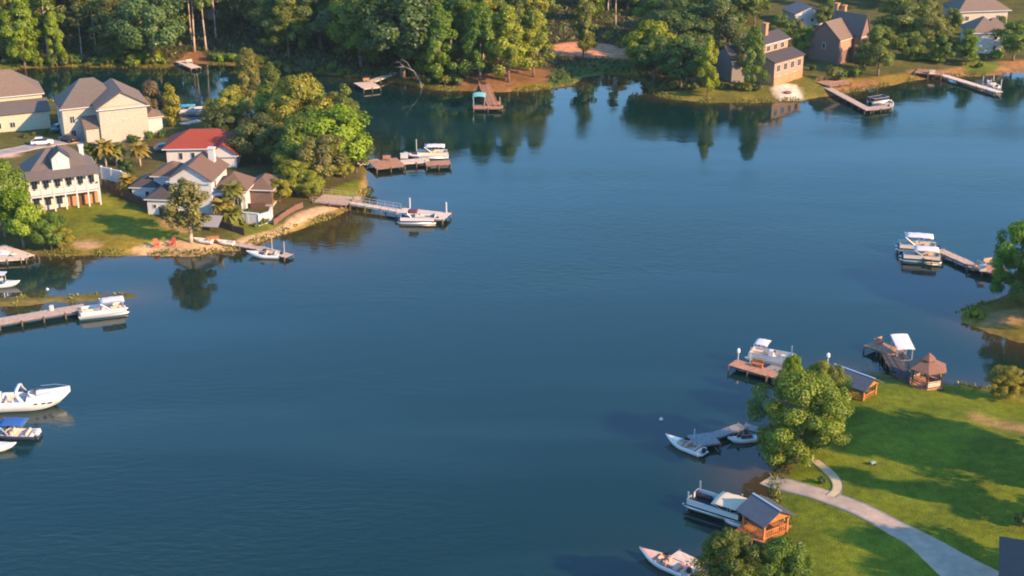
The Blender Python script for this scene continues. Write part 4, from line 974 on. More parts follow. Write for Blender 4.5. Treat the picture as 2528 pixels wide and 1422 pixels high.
class Dock:
    def __init__(s, label, px, py, z=0.75, name="dock", cat="dock", m=PLANK):
        s.o = over(px, py, z); s.z = z; s.m = m; s.r = thing(name, label, cat, (s.o.x, s.o.y, 0.0))
    def loc(s, px, py):
        q = over(px, py, s.z); return Vector((q.x-s.o.x, q.y-s.o.y, 0))
    def run(s, a, b, w, piles=True, z=None, m=None, rail=False, step=3.0, tall=0.0, zb=None, board=0.3):
        A, B = s.loc(*a), s.loc(*b); d = B-A; L = math.hypot(d.x, d.y); rz = math.atan2(d.y, d.x); z = s.z if z is None else z; zb = z if zb is None else zb
        m = m or s.m; ux, uy = d.x/L, d.y/L; n = max(2, int(L/board)); mb = MB(); rn = random.Random(int(L*100))
        for i in range(n):
            t = (i+0.5)/n; mb.box((A.x+d.x*t, A.y+d.y*t, z+(zb-z)*t-0.03+rn.uniform(-0.008, 0.008)), (L/n-0.02, w, 0.06), rz)
        mb.build("deck_boards", m, s.r, kind="stuff")
        st = MB(); sl = math.atan2(zb-z, L)
        for k in (-1, 1): st.box((A.x+d.x/2-uy*k*(w/2-0.08), A.y+d.y/2+ux*k*(w/2-0.08), (z+zb)/2-0.17), (L-0.06, 0.12, 0.2), rz, ry=-sl)
        st.build("stringers", PILE if m is not PALEPL else m, s.r)
        if piles:
            k = max(1, round(L/step))
            for i in range(k+1):
                t = min(max(i/k, 0.02), 0.98)
                for sd in (-1, 1):
                    x, y = A.x+d.x*t-uy*sd*(w/2+0.10), A.y+d.y*t+ux*sd*(w/2+0.10)
                    MB().tube((x, y, -2.2), (x, y, z+(zb-z)*t+0.12+tall), 0.11, 6).build("piling", PILE, s.r)
        if rail:
            for sd in (-1, 1):
                q = MB(); c = (A.x+d.x/2-uy*sd*w/2, A.y+d.y/2+ux*sd*w/2); zz = (z+zb)/2
                for hz in (1.0, 0.55): q.box((*c, zz+hz), (L, 0.07, 0.07), rz, ry=-sl)
                kk = max(1, round(L/1.6))
                for i in range(kk+1): t = i/kk; q.box((A.x+d.x*t-uy*sd*w/2, A.y+d.y*t+ux*sd*w/2, z+(zb-z)*t+0.5), (0.07, 0.07, 1.0), rz)
                q.build("railing", rail if rail is not True else m, s.r)
        return s
    def post(s, px, py, h, r=0.09, m=WHITE, head=0.0):
        q = s.loc(px, py); o = MB().tube((q.x, q.y, -1.5), (q.x, q.y, s.z+h), r, 8).build("lamp_post" if head else "tall_post", m, s.r)
        if head: MB().loft([[(q.x+head*f*math.cos(a), q.y+head*f*math.sin(a), s.z+h+zz) for a in [i*math.pi/4 for i in range(8)]] for zz, f in ((0, 0.5), (0.12, 1), (0.5, 1), (0.68, 0.45))], True, True).build("lamp_head", mat("milk_glass", (0.8, 0.8, 0.78), 0.4), o)
        return s
    def bench(s, px, py, rz, m=None, L=1.6):
        q = s.loc(px, py); m = m or s.m; b = MB(); c, n = math.cos(rz), math.sin(rz)
        b.box((q.x, q.y, s.z+0.45), (L, 0.5, 0.08), rz); b.box((q.x-n*0.28, q.y+c*0.28, s.z+0.75), (L, 0.07, 0.5), rz)
        for k in (-0.42, 0.42): b.box((q.x+c*k*L, q.y+n*k*L, s.z+0.21), (0.1, 0.45, 0.42), rz)
        b.build("bench", m, s.r); return s
    def bin(s, px, py, dim, m):
        q = s.loc(px, py); b = MB(); b.box((q.x, q.y, s.z+dim[2]/2), dim); b.box((q.x, q.y, s.z+dim[2]+0.03), (dim[0]+0.08, dim[1]+0.08, 0.06)); b.build("storage_box", m, s.r); return s

# left side
d = Dock("grey-brown pier running out from the left edge to the white pontoon boat", -60, 805, 0.9, name="pier", cat="pier", m=PLANK); d.run((-60,803), (210,757), 2.6, step=3.4).bin(128, 766, (0.5, 0.5, 0.7), WHITE)
d = Dock("wooden dock under the trees at the left edge", -40, 590, 0.8, m=PALEPL); d.run((-40,596), (70,634), 2.4).run((-30,640), (68,634), 1.6, z=0.79)
d = Dock("narrow brown landing dock at the villa's shore with two posts at its end", 560, 600, 0.65, m=PLANK); d.run((556,598), (640,612), 1.5).run((640,612), (714,632), 1.9, tall=0.0).post(672, 618, 2.2, m=PALEBARK).post(702, 624, 2.0, m=PALEBARK)
d = Dock("upper plank dock on the wooded point with brown deck and white storage box", 885, 404, 0.95, m=PALEPL)
d.run((882,404), (935,395), 1.6).run((918,407), (990,399), 6.0, m=BROWNPL, z=0.96).run((990,399), (1060,394), 2.6, z=0.95).run((1050,403), (1112,400), 3.0, m=BROWNPL, z=0.94).bin(998, 390, (1.5, 0.9, 0.9), WHITE).bench(955, 396, 0.0, BROWNPL).post(1028, 362, 1.6)
d = Dock("lower dock: railed boathouse deck, long gangway and end platform with white posts", 790, 500, 0.95, m=PALEPL)
d.run((785,492), (868,500), 5.0, m=PLANK, z=1.2, rail=PLANK).run((868,503), (985,520), 1.7, z=1.2, zb=0.95, rail=ALU).run((985,521), (1105,534), 4.0, z=0.94).post(1012, 513, 1.9, 0.13).post(1102, 525, 2.0, 0.13).bench(880, 500, 0.1, PLANK)
# far shore
d = Dock("little pinkish dock at the mouth of the far left clearing", 446, 152, 0.8, m=PALEPL); d.run((444,150), (484,167), 2.6, step=2.5).bench(468, 156, 0.5)
d = Dock("far pale pier with square platform at the dark wood", 960, 184, 1.0, m=PALEPL, name="pier", cat="pier"); d.run((975,178), (915,201), 2.0, step=3).run((885,212), (928,207), 6.5, z=1.02).bench(905, 203, 0.3, BROWNPL)
d = Dock("brown T-shaped dock in front of the orange bank", 1195, 214, 0.8, m=BROWNPL); d.run((1192,205), (1216,262), 2.2, step=3, rail=BROWNPL).run((1168,264), (1242,264), 2.6, z=0.78).post(1234, 255, 1.5, m=PALEBARK).bench(1228, 262, 0)
d = Dock("long brown dock angling out below the brick house", 2040, 215, 0.85, m=PLANK); d.run((2036,212), (2148,272), 2.0, step=3.5).run((2140,268), (2192,262), 2.6, z=0.83).run((2030,212), (2085,204), 5.0, z=1.3, m=BROWNPL, rail=BROWNPL)
d = Dock("long pale dock at the far right with brown deck at its root", 2330, 186, 0.9, m=PALEPL); d.run((2325,184), (2468,227), 2.0, step=3.5).run((2262,178), (2330,185), 5.0, z=1.3, m=BROWNPL, rail=BROWNPL).bin(2300, 185, (1.6, 1.2, 1.1), PALEPL)
d = Dock("small plank dock behind the columnar tree in the back cove", 455, 302, 0.6, m=PALEPL); d.run((446,306), (492,297), 1.8, step=2.5)
# right side
d = Dock("plank dock with benches leading from the right point to the pontoon boats", 2470, 672, 0.9, m=PLANK); d.run((2475,672), (2400,652), 3.4, m=BROWNPL).run((2400,652), (2318,616), 1.8, z=0.88).run((2318,616), (2290,640), 1.2, z=0.87).bench(2440, 652, 0.3).bench(2415, 660, -1.2).bin(2425, 668, (1.0, 0.8, 0.9), WHITE)
d = Dock("brown dock with white lamp beside the lifted pontoon boat", 1808, 897, 0.95, m=BROWNPL); d.run((1808,894), (1905,922), 2.4).run((1905,922), (2010,962), 1.9, z=0.93).post(1822, 889, 1.1, 0.07, head=0.22).post(1852, 892, 1.2, 0.06).bench(1870, 905, -0.5, ORWOOD).run((1895,905), (1950,925), 2.2, z=0.945, m=GREYPL, piles=False)
d = Dock("dark walkway dock leading to the gazebo", 2152, 848, 0.9, m=BROWNPL); d.run((2150,846), (2215,872), 3.0, z=0.9).run((2195,872), (2222,918), 2.2, z=0.88, m=DKPL, rail=DKPL).run((2222,918), (2290,958), 2.4, z=0.89, m=DKPL, rail=DKPL).bench(2170, 850, 0.6)
d = Dock("grey L-shaped dock under the big leafy tree with runabout moored outside", 1700, 1090, 0.8, m=GREYPL); d.run((1705,1088), (1768,1080), 3.0).run((1762,1074), (1835,1050), 1.6, z=0.78).run((1835,1050), (1880,1062), 1.4, z=0.77).post(1714, 1080, 1.2, 0.06)
d = Dock("pale square float beside the white runabout at the bottom", 1682, 1385, 0.55, m=PALEPL, name="float"); d.run((1655,1372), (1706,1396), 3.0, step=4).run((1690,1396), (1730,1408), 1.4, z=0.54)
d = Dock("orange wooden dock carrying the grey roofed pavilion", 1890, 1302, 0.8, m=ORWOOD); d.run((1835,1290), (1930,1322), 5.0, z=0.8)

# ------------------------------------------------------------------ pavilions
def pavilion(name, label, px, py, rz, L, W, eave, rh, wood, roofm, z0, cat="pavilion", rail=True):
    q = over(px, py, z0); t = thing(name, label, cat, q, rz)
    for x in (-L/2+0.25, L/2-0.25):
        for y in (-W/2+0.25, W/2-0.25): MB().box((x, y, eave/2), (0.24, 0.24, eave)).build("post", wood, t)
    r = MB()
    for s in (-1, 1):
        V = [Vector(p) for p in ((-L/2-0.4, s*(W/2+0.5), eave-0.1), (L/2+0.4, s*(W/2+0.5), eave-0.1), (L/2+0.4, 0, eave+rh), (-L/2-0.4, 0, eave+rh))]
        U = [v+Vector((0, 0, 0.12)) for v in V]; r.add([*V, *U], [(0,1,2,3),(7,6,5,4),(0,4,5,1),(1,5,6,2),(2,6,7,3),(3,7,4,0)])
    ro = r.build("roof", roofm, t)
    MB().box((0, 0, eave+rh+0.12), (L+0.8, 0.22, 0.08)).build("ridge_cap", ALU, ro)
    for x in (-L/2+0.1, L/2-0.1):
        g = MB(); g.add([(x-0.06, -W/2, eave-0.05), (x-0.06, W/2, eave-0.05), (x-0.06, 0, eave+rh-0.1), (x+0.06, -W/2, eave-0.05), (x+0.06, W/2, eave-0.05), (x+0.06, 0, eave+rh-0.1)], [(0,1,2),(5,4,3),(0,3,4,1),(1,4,5,2),(2,5,3,0)]); g.build("gable_board", wood, t)
    for s in (-1, 1): MB().box((0, s*(W/2-0.25), eave-0.12), (L, 0.16, 0.26)).build("beam", wood, t)
    if rail:
        for x, y, l, a in ((0, -W/2+0.25, L-0.5, 0), (0, W/2-0.25, L-0.5, 0), (L/2-0.25, 0, W-0.5, math.pi/2)):
            b = MB()
            for hz in (1.0, 0.15): b.box((x, y, hz), (l, 0.1, 0.1), a)
            n = int(l/0.28)
            for i in range(n): u = -l/2+(i+0.5)*l/n; b.box((x+u*math.cos(a), y+u*math.sin(a), 0.58), (0.1, 0.05, 0.8), a)
            b.build("railing", wood, t)
    return t
METROOF = stripe_mat("grey_metal_roof", (0.085, 0.095, 0.11), 0.3, 3.0, 'X', 0.45)
t = pavilion("dock_pavilion", "orange cedar pavilion with grey gabled roof on the shore dock", 1888, 1306, R(-57), 3.8, 3.9, 2.1, 1.25, ORWOOD, METROOF, 0.8)
MB().box((0.2, 0.6, 0.4), (1.8, 0.7, 0.8)).build("picnic_table", ORWOOD, t)
pavilion("dock_cabin", "orange wooden cabin with long grey roof beside the leafy trees", 2104, 972, R(-46), 5.6, 3.4, 2.1, 1.1, ORWOOD, METROOF, 0.9)
# gazebo
q = over(2286, 944, 0.9); t = thing("gazebo", "brown six sided gazebo with two tier roof at the end of the dark walkway", "gazebo", q)
def hexr(r, z, n=6): return [(r*math.cos(i*2*math.pi/n+0.3), r*math.sin(i*2*math.pi/n+0.3), z) for i in range(n)]
MB().loft([hexr(2.5, -0.12), hexr(2.5, 0.06)], True, True).build("floor", BROWNPL, t)
for p_ in hexr(2.2, 0): MB().box((p_[0], p_[1], 1.2), (0.2, 0.2, 2.4)).build("post", DWOOD, t); MB().tube((p_[0], p_[1], -3.0), (p_[0], p_[1], -0.1), 0.12, 6).build("piling", PILE, t)
GAZR = mat("brown_gazebo_shingles", (0.20, 0.10, 0.065), 0.85, noise=0.2, nscale=4)
MB().loft([hexr(2.75, 2.3), hexr(2.75, 2.42), hexr(0.95, 3.35)], True, True).build("lower_roof", GAZR, t)
MB().loft([hexr(0.75, 3.3), hexr(1.05, 3.5), hexr(0.95, 3.62), hexr(0.08, 4.4)], True, True).build("upper_roof", GAZR, t)
for i in range(6):
    a, b = Vector(hexr(2.2, 0)[i]), Vector(hexr(2.2, 0)[(i+1) % 6]); m_ = (a+b)/2; L = (b-a).length; rz = math.atan2(b.y-a.y, b.x-a.x)
    if i == 3: continue
    k = MB(); k.box((m_.x, m_.y, 0.95), (L-0.2, 0.08, 0.1), rz); k.box((m_.x, m_.y, 0.5), (L-0.2, 0.05, 0.6), rz); k.build("railing", PALEPL, t)

# ------------------------------------------------------------------ boats
GEL = mat("white_gelcoat", (0.60, 0.59, 0.58), 0.25, spec=0.6, noise=0.04, nscale=2); GELC = mat("cream_gelcoat", (0.70, 0.60, 0.48), 0.3, noise=0.05)
NAVY = mat("navy_hull", (0.03, 0.035, 0.07), 0.25, spec=0.6); MAROON = mat("maroon_vinyl", (0.10, 0.025, 0.03), 0.5); BLKM = mat("black_plastic", (0.02, 0.02, 0.022), 0.45)
VINYL = mat("beige_vinyl", (0.62, 0.50, 0.38), 0.6); BLUEC = mat("blue_canvas", (0.02, 0.09, 0.28), 0.85); TEALC = mat("teal_canvas", (0.16, 0.42, 0.40), 0.85)
TANC = mat("tan_canvas", (0.60, 0.48, 0.33), 0.9); WHC = mat("white_canvas", (0.56, 0.53, 0.51), 0.9); AQUA = mat("aqua_cover", (0.05, 0.30, 0.45), 0.8); SALM = mat("salmon_vinyl", (0.62, 0.33, 0.24), 0.6)

def hull(L, W, fb, floor=0.25, cock=(0.10, 0.58), m=GEL, bow_rise=0.35, inner=None, t=None, n=14, deck_up=0.12, stem=2.0, rake=None):
    """lofted outer hull with foredeck and a sunken cockpit"""
    outer, inn = [], []
    for i in range(n+1):
        s = i/n; x = -L/2+s*L; b = W/2*(1-max(0, (s-0.42)/0.58)**stem); b = max(b, 0.03); g = fb+bow_rise*max(0, (s-0.35)/0.65)**1.6
        k = -0.25+0.55*max(0, (s-0.72)/0.28)**2; ch = min(0.05+0.25*max(0, (s-0.5)/0.5), g-0.1)
        rk = (0.11*L if rake is None else rake)*max(0, (s-0.55)/0.45)**2; x0 = x-rk*1.0; x1 = x-rk*0.65; x = x+rk*0.35
        outer.append([(x0, 0, k), (x0, b*0.70, ch-0.12), (x1, b*0.88, ch+0.05), (x, b, g), (x, max(b-0.13, 0), g+0.02)])
        c = cock[0] < s < cock[1]; ib = max(b-0.16, 0.0)
        inn.append([(x, ib, g+0.02), (x, ib*0.96, floor if c else g+0.03+deck_up*0.4), (x, 0, floor if c else g+0.03+deck_up)])
    mb = MB()
    full = [[(x, -y, z) for x, y, z in reversed(o)]+o[1:] for o in outer]; mb.loft(full)
    mb.add(full[0], [tuple(range(len(full[0])))])
    h = mb.build("hull", m, t, True)
    ib = MB(); ib.loft([[(x, -y, z) for x, y, z in r]+list(reversed(r))[1:] for r in inn]); ib.add([(-L/2, -W/2+0.12, fb), (-L/2, W/2-0.12, fb), (-L/2+0.02, W/2-0.12, fb+0.05), (-L/2+0.02, -W/2+0.12, fb+0.05)], [(0, 1, 2, 3)])
    ib.build("deck", inner or m, t)
    return h
def seat(t, x, y, z, l, w, m, back=-1):
    b = MB(); b.box((x, y, z+0.18), (l, w, 0.36)); b.box((x+back*(l/2-0.07), y, z+0.5), (0.16, w, 0.42)); b.build("seat", m, t)
def motor(t, x, y, z, m=BLKM, s=1.0):
    b = MB(); b.box((x-0.15*s, y, z+0.35*s), (0.5*s, 0.4*s, 0.5*s), taper=0.75); b.box((x-0.1*s, y, z-0.25*s), (0.22*s, 0.16*s, 0.8*s)); b.box((x-0.12*s, y, z-0.65*s), (0.5*s, 0.12*s, 0.14*s)); b.build("outboard_motor", m, t)
def bimini(t, x0, x1, w, z, m, base, arch=0.22, n=6):
    V, F = [], []; k = 7
    for th in (0.0, 0.05):
        for i in range(n+1):
            u = i/n
            for j in range(k+1):
                v = j/k-0.5; V.append((x0+(x1-x0)*u, v*w, z+arch*(1-(2*v)**2)-0.06*abs(math.cos(math.pi*u*3))-0.10*(2*u-1)**2+th))
    q = (n+1)*(k+1)
    for i in range(n):
        for j in range(k):
            a = i*(k+1)+j; F += [(a, a+k+1, a+k+2, a+1), (q+a, q+a+1, q+a+k+2, q+a+k+1)]
    for j in range(k): F += [(j, j+1, q+j+1, q+j), (n*(k+1)+j, q+n*(k+1)+j, q+n*(k+1)+j+1, n*(k+1)+j+1)]
    for i in range(n):
        for e in (0, k): a = i*(k+1)+e; F.append((a, a+k+1, q+a+k+1, q+a))
    o = MB().add(V, F).build("canopy", m, t, True)
    f = MB()
    for s in (-1, 1):
        xm = (x0+x1)/2
        f.tube((xm-0.3, s*w*0.48, base), (xm+0.3, s*w*0.48, base), 0.028, 5)
        for x in (x0, xm, x1): f.tube((xm+(x-xm)*0.25, s*w*0.48, base), (x, s*w*0.49, z-0.03), 0.028, 5)
    f.build("canopy_frame", ALU, t, kind="stuff")
def windscreen(t, x, w, z, h=0.42, rake=0.35):
    b = MB(); A = [(x-0.7, -w/2, z), (x, -w*0.36, z), (x, w*0.36, z), (x-0.7, w/2, z)]
    V = A+[(p[0]-rake, p[1]*0.9, z+h) for p in A]; V += [(p[0]+0.03, p[1], p[2]) for p in V]
    b.add(V, [(0,1,5,4),(1,2,6,5),(2,3,7,6),(9,8,12,13),(10,9,13,14),(11,10,14,15),(4,5,13,12),(5,6,14,13),(6,7,15,14)]); b.build("windshield", GLASS, t)

def place(name, label, cat, px, py, head, z=0.0):
    q = over(px, py, 0.0 if z == 0 else z); return thing(name, label, cat, (q.x, q.y, z), R(head))
def pontoon(label, px, py, head, L=7.2, W=2.5, z=0.0, fence=GEL, top=WHC, seatm=VINYL, tr=(-0.34, 0.12), lining=None, topz=2.75, tw=1.0):
    t = place("pontoon_boat", label, "boat", px, py, head, z)
    for s in (-1, 1):
        b = MB(); y = s*W*0.33
        rings = [[(x, y+r*math.cos(a), 0.14+r*math.sin(a)+dz) for a in [i*math.pi/5 for i in range(10)]] for x, r, dz in ((-L*0.48, 0.30, 0), (L*0.36, 0.31, 0), (L*0.45, 0.22, 0.06), (L*0.5, 0.06, 0.14))]
        b.loft(rings, True, True); b.build("pontoon", ALU, t, True)
    MB().box((-0.02*L, 0, 0.53), (L*0.94, W, 0.12)).build("deck", lining or VINYL, t)
    for x, y, l, a in ((-0.02*L, -W/2+0.06, L*0.84, 0), (-0.02*L, W/2-0.06, L*0.84, 0), (L*0.40, -W*0.3, W*0.4, math.pi/2), (L*0.40, W*0.3, W*0.4, math.pi/2), (-L*0.44, -W*0.18, W*0.6, math.pi/2)):
        p = MB().box((x, y, 0.97), (l, 0.06, 0.62), a).build("fence_panel", fence, t)
        MB().box((x, y, 1.31), (l+0.04, 0.09, 0.06), a).build("rail", ALU, p)
    seat(t, L*0.27, -W*0.32, 0.59, 1.9, 0.6, seatm, 1); seat(t, L*0.27, W*0.32, 0.59, 1.9, 0.6, seatm, 1)
    seat(t, -L*0.30, W*0.30, 0.59, 1.7, 0.62, seatm); seat(t, -L*0.30, -W*0.30, 0.59, 1.7, 0.62, seatm)
    c = MB().box((0.1, -W*0.25, 1.0), (0.7, 0.75, 0.85), taper=0.85).build("console", fence, t); MB().tube((-0.32, -W*0.25, 1.3), (-0.4, -W*0.25, 1.36), 0.2, 10).build("steering_wheel", BLKM, c)
    if top: bimini(t, L*tr[0], L*tr[1], W*tw, topz, top, 1.3)
    motor(t, -L*0.49, 0, 0.55); return t
def runabout(label, px, py, head, L=5.6, W=2.2, hullm=GEL, inner=GELC, seatm=VINYL, top=None, cover=None, mot=True, z=0.0, motm=BLKM, name="motorboat", nm=1):
    t = place(name, label, "boat", px, py, head, z)
    hull(L, W, 0.62, 0.22, (0.10, 0.60), hullm, 0.32, inner, t)
    windscreen(t, L*0.12, W*0.84, 0.72)
    seat(t, -L*0.05, -W*0.2, 0.22, 0.6, 0.6, seatm); seat(t, -L*0.05, W*0.2, 0.22, 0.6, 0.6, seatm); seat(t, -L*0.32, 0, 0.22, 0.7, W*0.7, seatm)
    MB().box((-L/2-0.22, 0, 0.3), (0.5, W*0.75, 0.08)).build("swim_platform", hullm, t)
    if cover:
        MB().loft([[(x, -w, 0.72), (x, -w*0.5, h), (x, 0, h+0.06), (x, w*0.5, h), (x, w, 0.72)] for x, w, h in ((-L*0.48, W*0.46, 0.9), (-L*0.2, W*0.49, 1.15), (L*0.1, W*0.48, 1.2), (L*0.3, W*0.36, 0.98))], False, False).build("boat_cover", cover, t, True)
    if top: bimini(t, -L*0.34, L*0.1, W*0.92, 2.15, top, 0.7)
    if mot:
        for k in range(nm): motor(t, -L/2-0.1, (k-(nm-1)/2)*0.6, 0.45, motm)
    return t
def lift(label, px, py, head, L, W, h, canopy=None, ch=3.0, arch=0.5, name="boat_lift", tilt=0.0):
    q = over(px, py, 0.0); t = thing(name, label, "boat lift", q, R(head))
    for x in (-L*0.36, L*0.36):
        for y in (-W/2, W/2): MB().box((x, y, h/2-0.9), (0.15, 0.15, h+1.8)).build("post", ALU, t)
        MB().box((x, 0, 0.22), (0.12, W, 0.14)).build("cradle_beam", ALU, t)
    for y in (-W*0.3, W*0.3): MB().box((0, y, 0.33), (L*0.8, 0.16, 0.12)).build("bunk", PILE, t)
    if canopy:
        rings = [[(x, W*0.58*math.cos(a), ch+arch*math.sin(a)+tilt*x) for a in [math.pi*i/8 for i in range(9)]] for x in (-L/2, L/2)]
        r2 = [[(x, y*0.97, z-0.05) for x, y, z in r] for r in rings]; b = MB(); b.loft(rings); b.loft(r2)
        for r_a, r_b in zip(rings, r2): b.loft([r_a, r_b])
        b.build("canopy", canopy, t)
        f = MB()
        for x in (-L*0.36, L*0.36):
            for y in (-W/2, W/2): f.tube((x, y, h), (x, y*1.1, ch), 0.05, 5)
        f.build("canopy_frame", ALU, t, kind="stuff")
    return t
def rowboat(label, px, py, head, hm, L=3.6, z=None):
    q = at(px, py); t = thing("rowboat", label, "boat", q+Vector((0, 0, 0.25)), R(head))
    hull(L, 1.4, 0.45, 0.08, (0.04, 0.9), hm, 0.2, GELC, t, 10, 0.02, rake=0.3)
    for x in (-0.25, 0.2): MB().box((x*L, 0, 0.38), (0.25, 1.15, 0.05)).build("thwart", PLANK, t)
def jetski(label, px, py, head, m, z=0.0, sc=1.0):
    t = place("jet_ski", label, "jet ski", px, py, head, z); t.scale = (sc,)*3
    hull(3.2, 1.15, 0.42, 0.36, (0.05, 0.55), m, 0.18, m, t, 10, 0.22)
    MB().box((-0.5, 0, 0.62), (1.5, 0.42, 0.3), taper=0.8).build("saddle", MAROON, t); b = MB(); b.box((0.45, 0, 0.78), (0.4, 0.4, 0.5), ry=R(-25), taper=0.6); b.tube((0.32, -0.38, 1.05), (0.32, 0.38, 1.05), 0.04, 6); b.build("handlebar", BLKM, t)

# left
pontoon("white pontoon boat with white canopy tied at the end of the left pier", 256, 777, 20, 7.6, 2.6, fence=GEL, top=WHC, tr=(-0.05, 0.42), topz=2.3)
t = place("cabin_cruiser", "large white cabin cruiser with curved radar arch at the left edge", "boat", 84, 1003, 6); t.scale = (0.84, 1.0, 1.08)
hull(10.4, 3.5, 1.30, 0.6, (0.04, 0.42), GEL, 0.55, GEL, t, 18, 0.7, 2.0, 2.0)
windscreen(t, 0.9, 2.7, 1.75, 0.6, 0.5)
a_ = MB(); prof = [(-1.5, 1.5, 1.25), (-2.15, 1.46, 2.0), (-2.3, 1.3, 2.5), (-2.25, 0.95, 2.72), (-2.2, 0.4, 2.8)]
prof = [(x, -y, z) for x, y, z in prof]+[(x, y, z) for x, y, z in reversed(prof)]
a_.loft([[(x-0.05, y, z-0.06), (x+0.5, y*0.98, z+0.02), (x+0.5, y*0.98, z+0.10), (x-0.05, y, z+0.04)] for x, y, z in prof], True, True); a_.build("radar_arch", GEL, t, True)
seat(t, -1.0, 0.7, 0.55, 0.8, 0.8, VINYL); seat(t, -1.0, -0.7, 0.55, 0.8, 0.8, VINYL); seat(t, -3.6, 0, 0.55, 0.9, 2.4, VINYL)
for s in (-1, 1):
    for x in (0.8, 2.0, 3.0): MB().box((x, s*(1.67-0.13*(x-0.4)), 1.0), (0.55, 0.08, 0.16), rz=-s*0.10).build("porthole", GLASS, t)
f = MB()
for s in (-1, 1): limb(f, [(1.0, s*1.5, 2.1), (3.4, s*1.1, 2.4), (5.7, s*0.12, 2.55)], 0.03, 0.03, 5)
f.build("bow_rail", ALU, t); MB().box((-5.5, 0, 0.35), (0.8, 2.8, 0.12)).build("swim_platform", GEL, t)
runabout("dark hulled motorboat with blue canvas top and twin outboards at the left edge", 22, 1078, 178, 7.2, 2.5, NAVY, GELC, VINYL, top=BLUEC, nm=2, motm=GEL)
runabout("white bow of a small motorboat cut by the left edge below the others", -22, 1112, 4, 6.0, 2.3)
t = runabout("white centre console boat with hard top at the left edge above the grassy spit", 2, 707, 0, 6.0, 2.3, mot=False); MB().box((0, 0, 2.2), (2.0, 1.7, 0.1)).build("hard_top", GEL, t)
MB().box((0.1, 0, 0.8), (0.8, 0.8, 1.1), taper=0.8).build("console", GEL, t); f = MB(); [f.tube((x, y, 0.3), (x*0.9, y, 2.2), 0.05, 5) for x in (-0.7, 0.7) for y in (-0.7, 0.7)]; f.build("top_frame", ALU, t)
runabout("cream covered boat resting at the left edge dock under the trees", 8, 634, -20, 5.6, 2.2, GEL, cover=WHC, mot=False)
runabout("white runabout moored at the villa's narrow landing dock", 652, 634, 174, 5.6, 2.2, GEL, top=None)
rowboat("white rowboat pulled up beside the pale trunked tree", 500, 600, 165, GEL); rowboat("white rowboat by the landing dock, right of the cedar crate", 556, 604, 165, GELC, 3.2)
p = at(526, 596); t = thing("wood_crate", "low orange wooden crate between the two rowboats", "crate", p, R(20)); b = MB(); b.box((0, 0, 0.35), (2.0, 1.2, 0.7)); b.build("crate_body", ORWOOD, t); MB().box((0, 0, 0.74), (2.1, 1.3, 0.08)).build("lid", ORWOOD, t)
lift("aluminium lift holding the pontoon boat at the upper dock", 1066, 392, 180, 7.0, 2.9, 1.8)
pontoon("pontoon boat with white canopy on the lift at the upper dock", 1066, 388, 181, 7.2, 2.5, 0.55, fence=GELC, top=WHC, tr=(-0.38, 0.2), topz=2.5)
pontoon("dark trimmed pontoon boat moored at the lower dock's end platform", 1030, 549, 178, 7.2, 2.5, 0, fence=GEL, top=MAROON, tr=(-0.02, 0.22), seatm=BLKM, lining=MAROON, topz=2.2)
jetski("small white jet ski parked on the upper dock", 1018, 385, 170, GEL, 1.05)
t = pontoon("pontoon boat with bright blue cover in the back cove", 477, 280, 8, 6.4, 2.4, fence=GEL, top=AQUA, tr=(-0.45, 0.10), topz=1.9)
lift("teal canopied boat lift at the brown T-shaped dock", 1183, 266, 90, 4.0, 2.6, 2.2, TEALC, 2.9, 0.35)
pontoon("dark boat moored at the long dock below the brick house", 2168, 252, 30, 5.6, 2.3, 0, fence=NAVY, top=None, seatm=BLKM)
runabout("cream runabout at the tip of the long dock below the brick house", 2196, 262, 70, 4.6, 1.9, GELC)
lift("bare aluminium lift at the far right dock's tip", 2448, 214, 100, 5.4, 2.8, 2.3); runabout("white runabout on the lift at the far right dock", 2448, 212, 100, 5.0, 2.0, GEL, z=0.5)
# right
lift("aluminium lift under the outer pontoon boat at the right point's dock", 2255, 622, 170, 7.0, 3.0, 1.6)
pontoon("pontoon boat with white canopy, farther of the two at the right point's dock", 2262, 618, 168, 7.0, 2.5, 0.5, fence=GELC, top=WHC, tr=(-0.36, 0.30), lining=BLKM)
pontoon("pontoon boat with white canopy, nearer of the two at the right point's dock", 2272, 643, 168, 7.0, 2.5, 0.0, fence=GELC, top=WHC, tr=(-0.40, 0.18), lining=BLKM, topz=2.2)
lift("aluminium lift holding the pontoon boat beside the brown lamp dock", 1902, 897, 154, 7.0, 3.0, 2.6)
pontoon("pale pontoon boat on the lift beside the brown lamp dock", 1902, 892, 154, 7.0, 2.5, 0.9, fence=GEL, top=WHC, tr=(0.05, 0.32), topz=2.7, tw=0.9)
lift("boat lift with square white canopy beside the gazebo dock", 2224, 884, 94, 3.5, 2.2, 1.9, WHC, 2.5, 0.12, tilt=0.24)
runabout("white runabout moored outside the grey L-shaped dock", 1689, 1106, 138, 5.4, 2.1, GEL, inner=GELC, seatm=SALM)
jetski("white jet ski behind the grey L-shaped dock", 1832, 1090, 192, GEL, 0, 1.15)
lift("aluminium lift under the large pontoon boat beside the cedar pavilion", 1763, 1262, 146, 7.4, 3.0, 2.4)
pontoon("large pontoon boat with tan canopy and dark interior beside the cedar pavilion", 1768, 1262, 147, 7.6, 3.0, 0.45, fence=GEL, top=TANC, tr=(-0.52, 0.0), seatm=BLKM, lining=BLKM, topz=1.9, tw=1.06)
jetski("white jet ski between the large pontoon boat and the cedar pavilion", 1812, 1293, 150, GEL, 0.1, 1.1)
runabout("white runabout with salmon seats moored at the bottom edge", 1638, 1395, 140, 6.0, 2.3, GEL, inner=SALM, seatm=SALM)

GREYBARK = mat("grey_bark", (0.22, 0.19, 0.16), 0.9, noise=0.2)
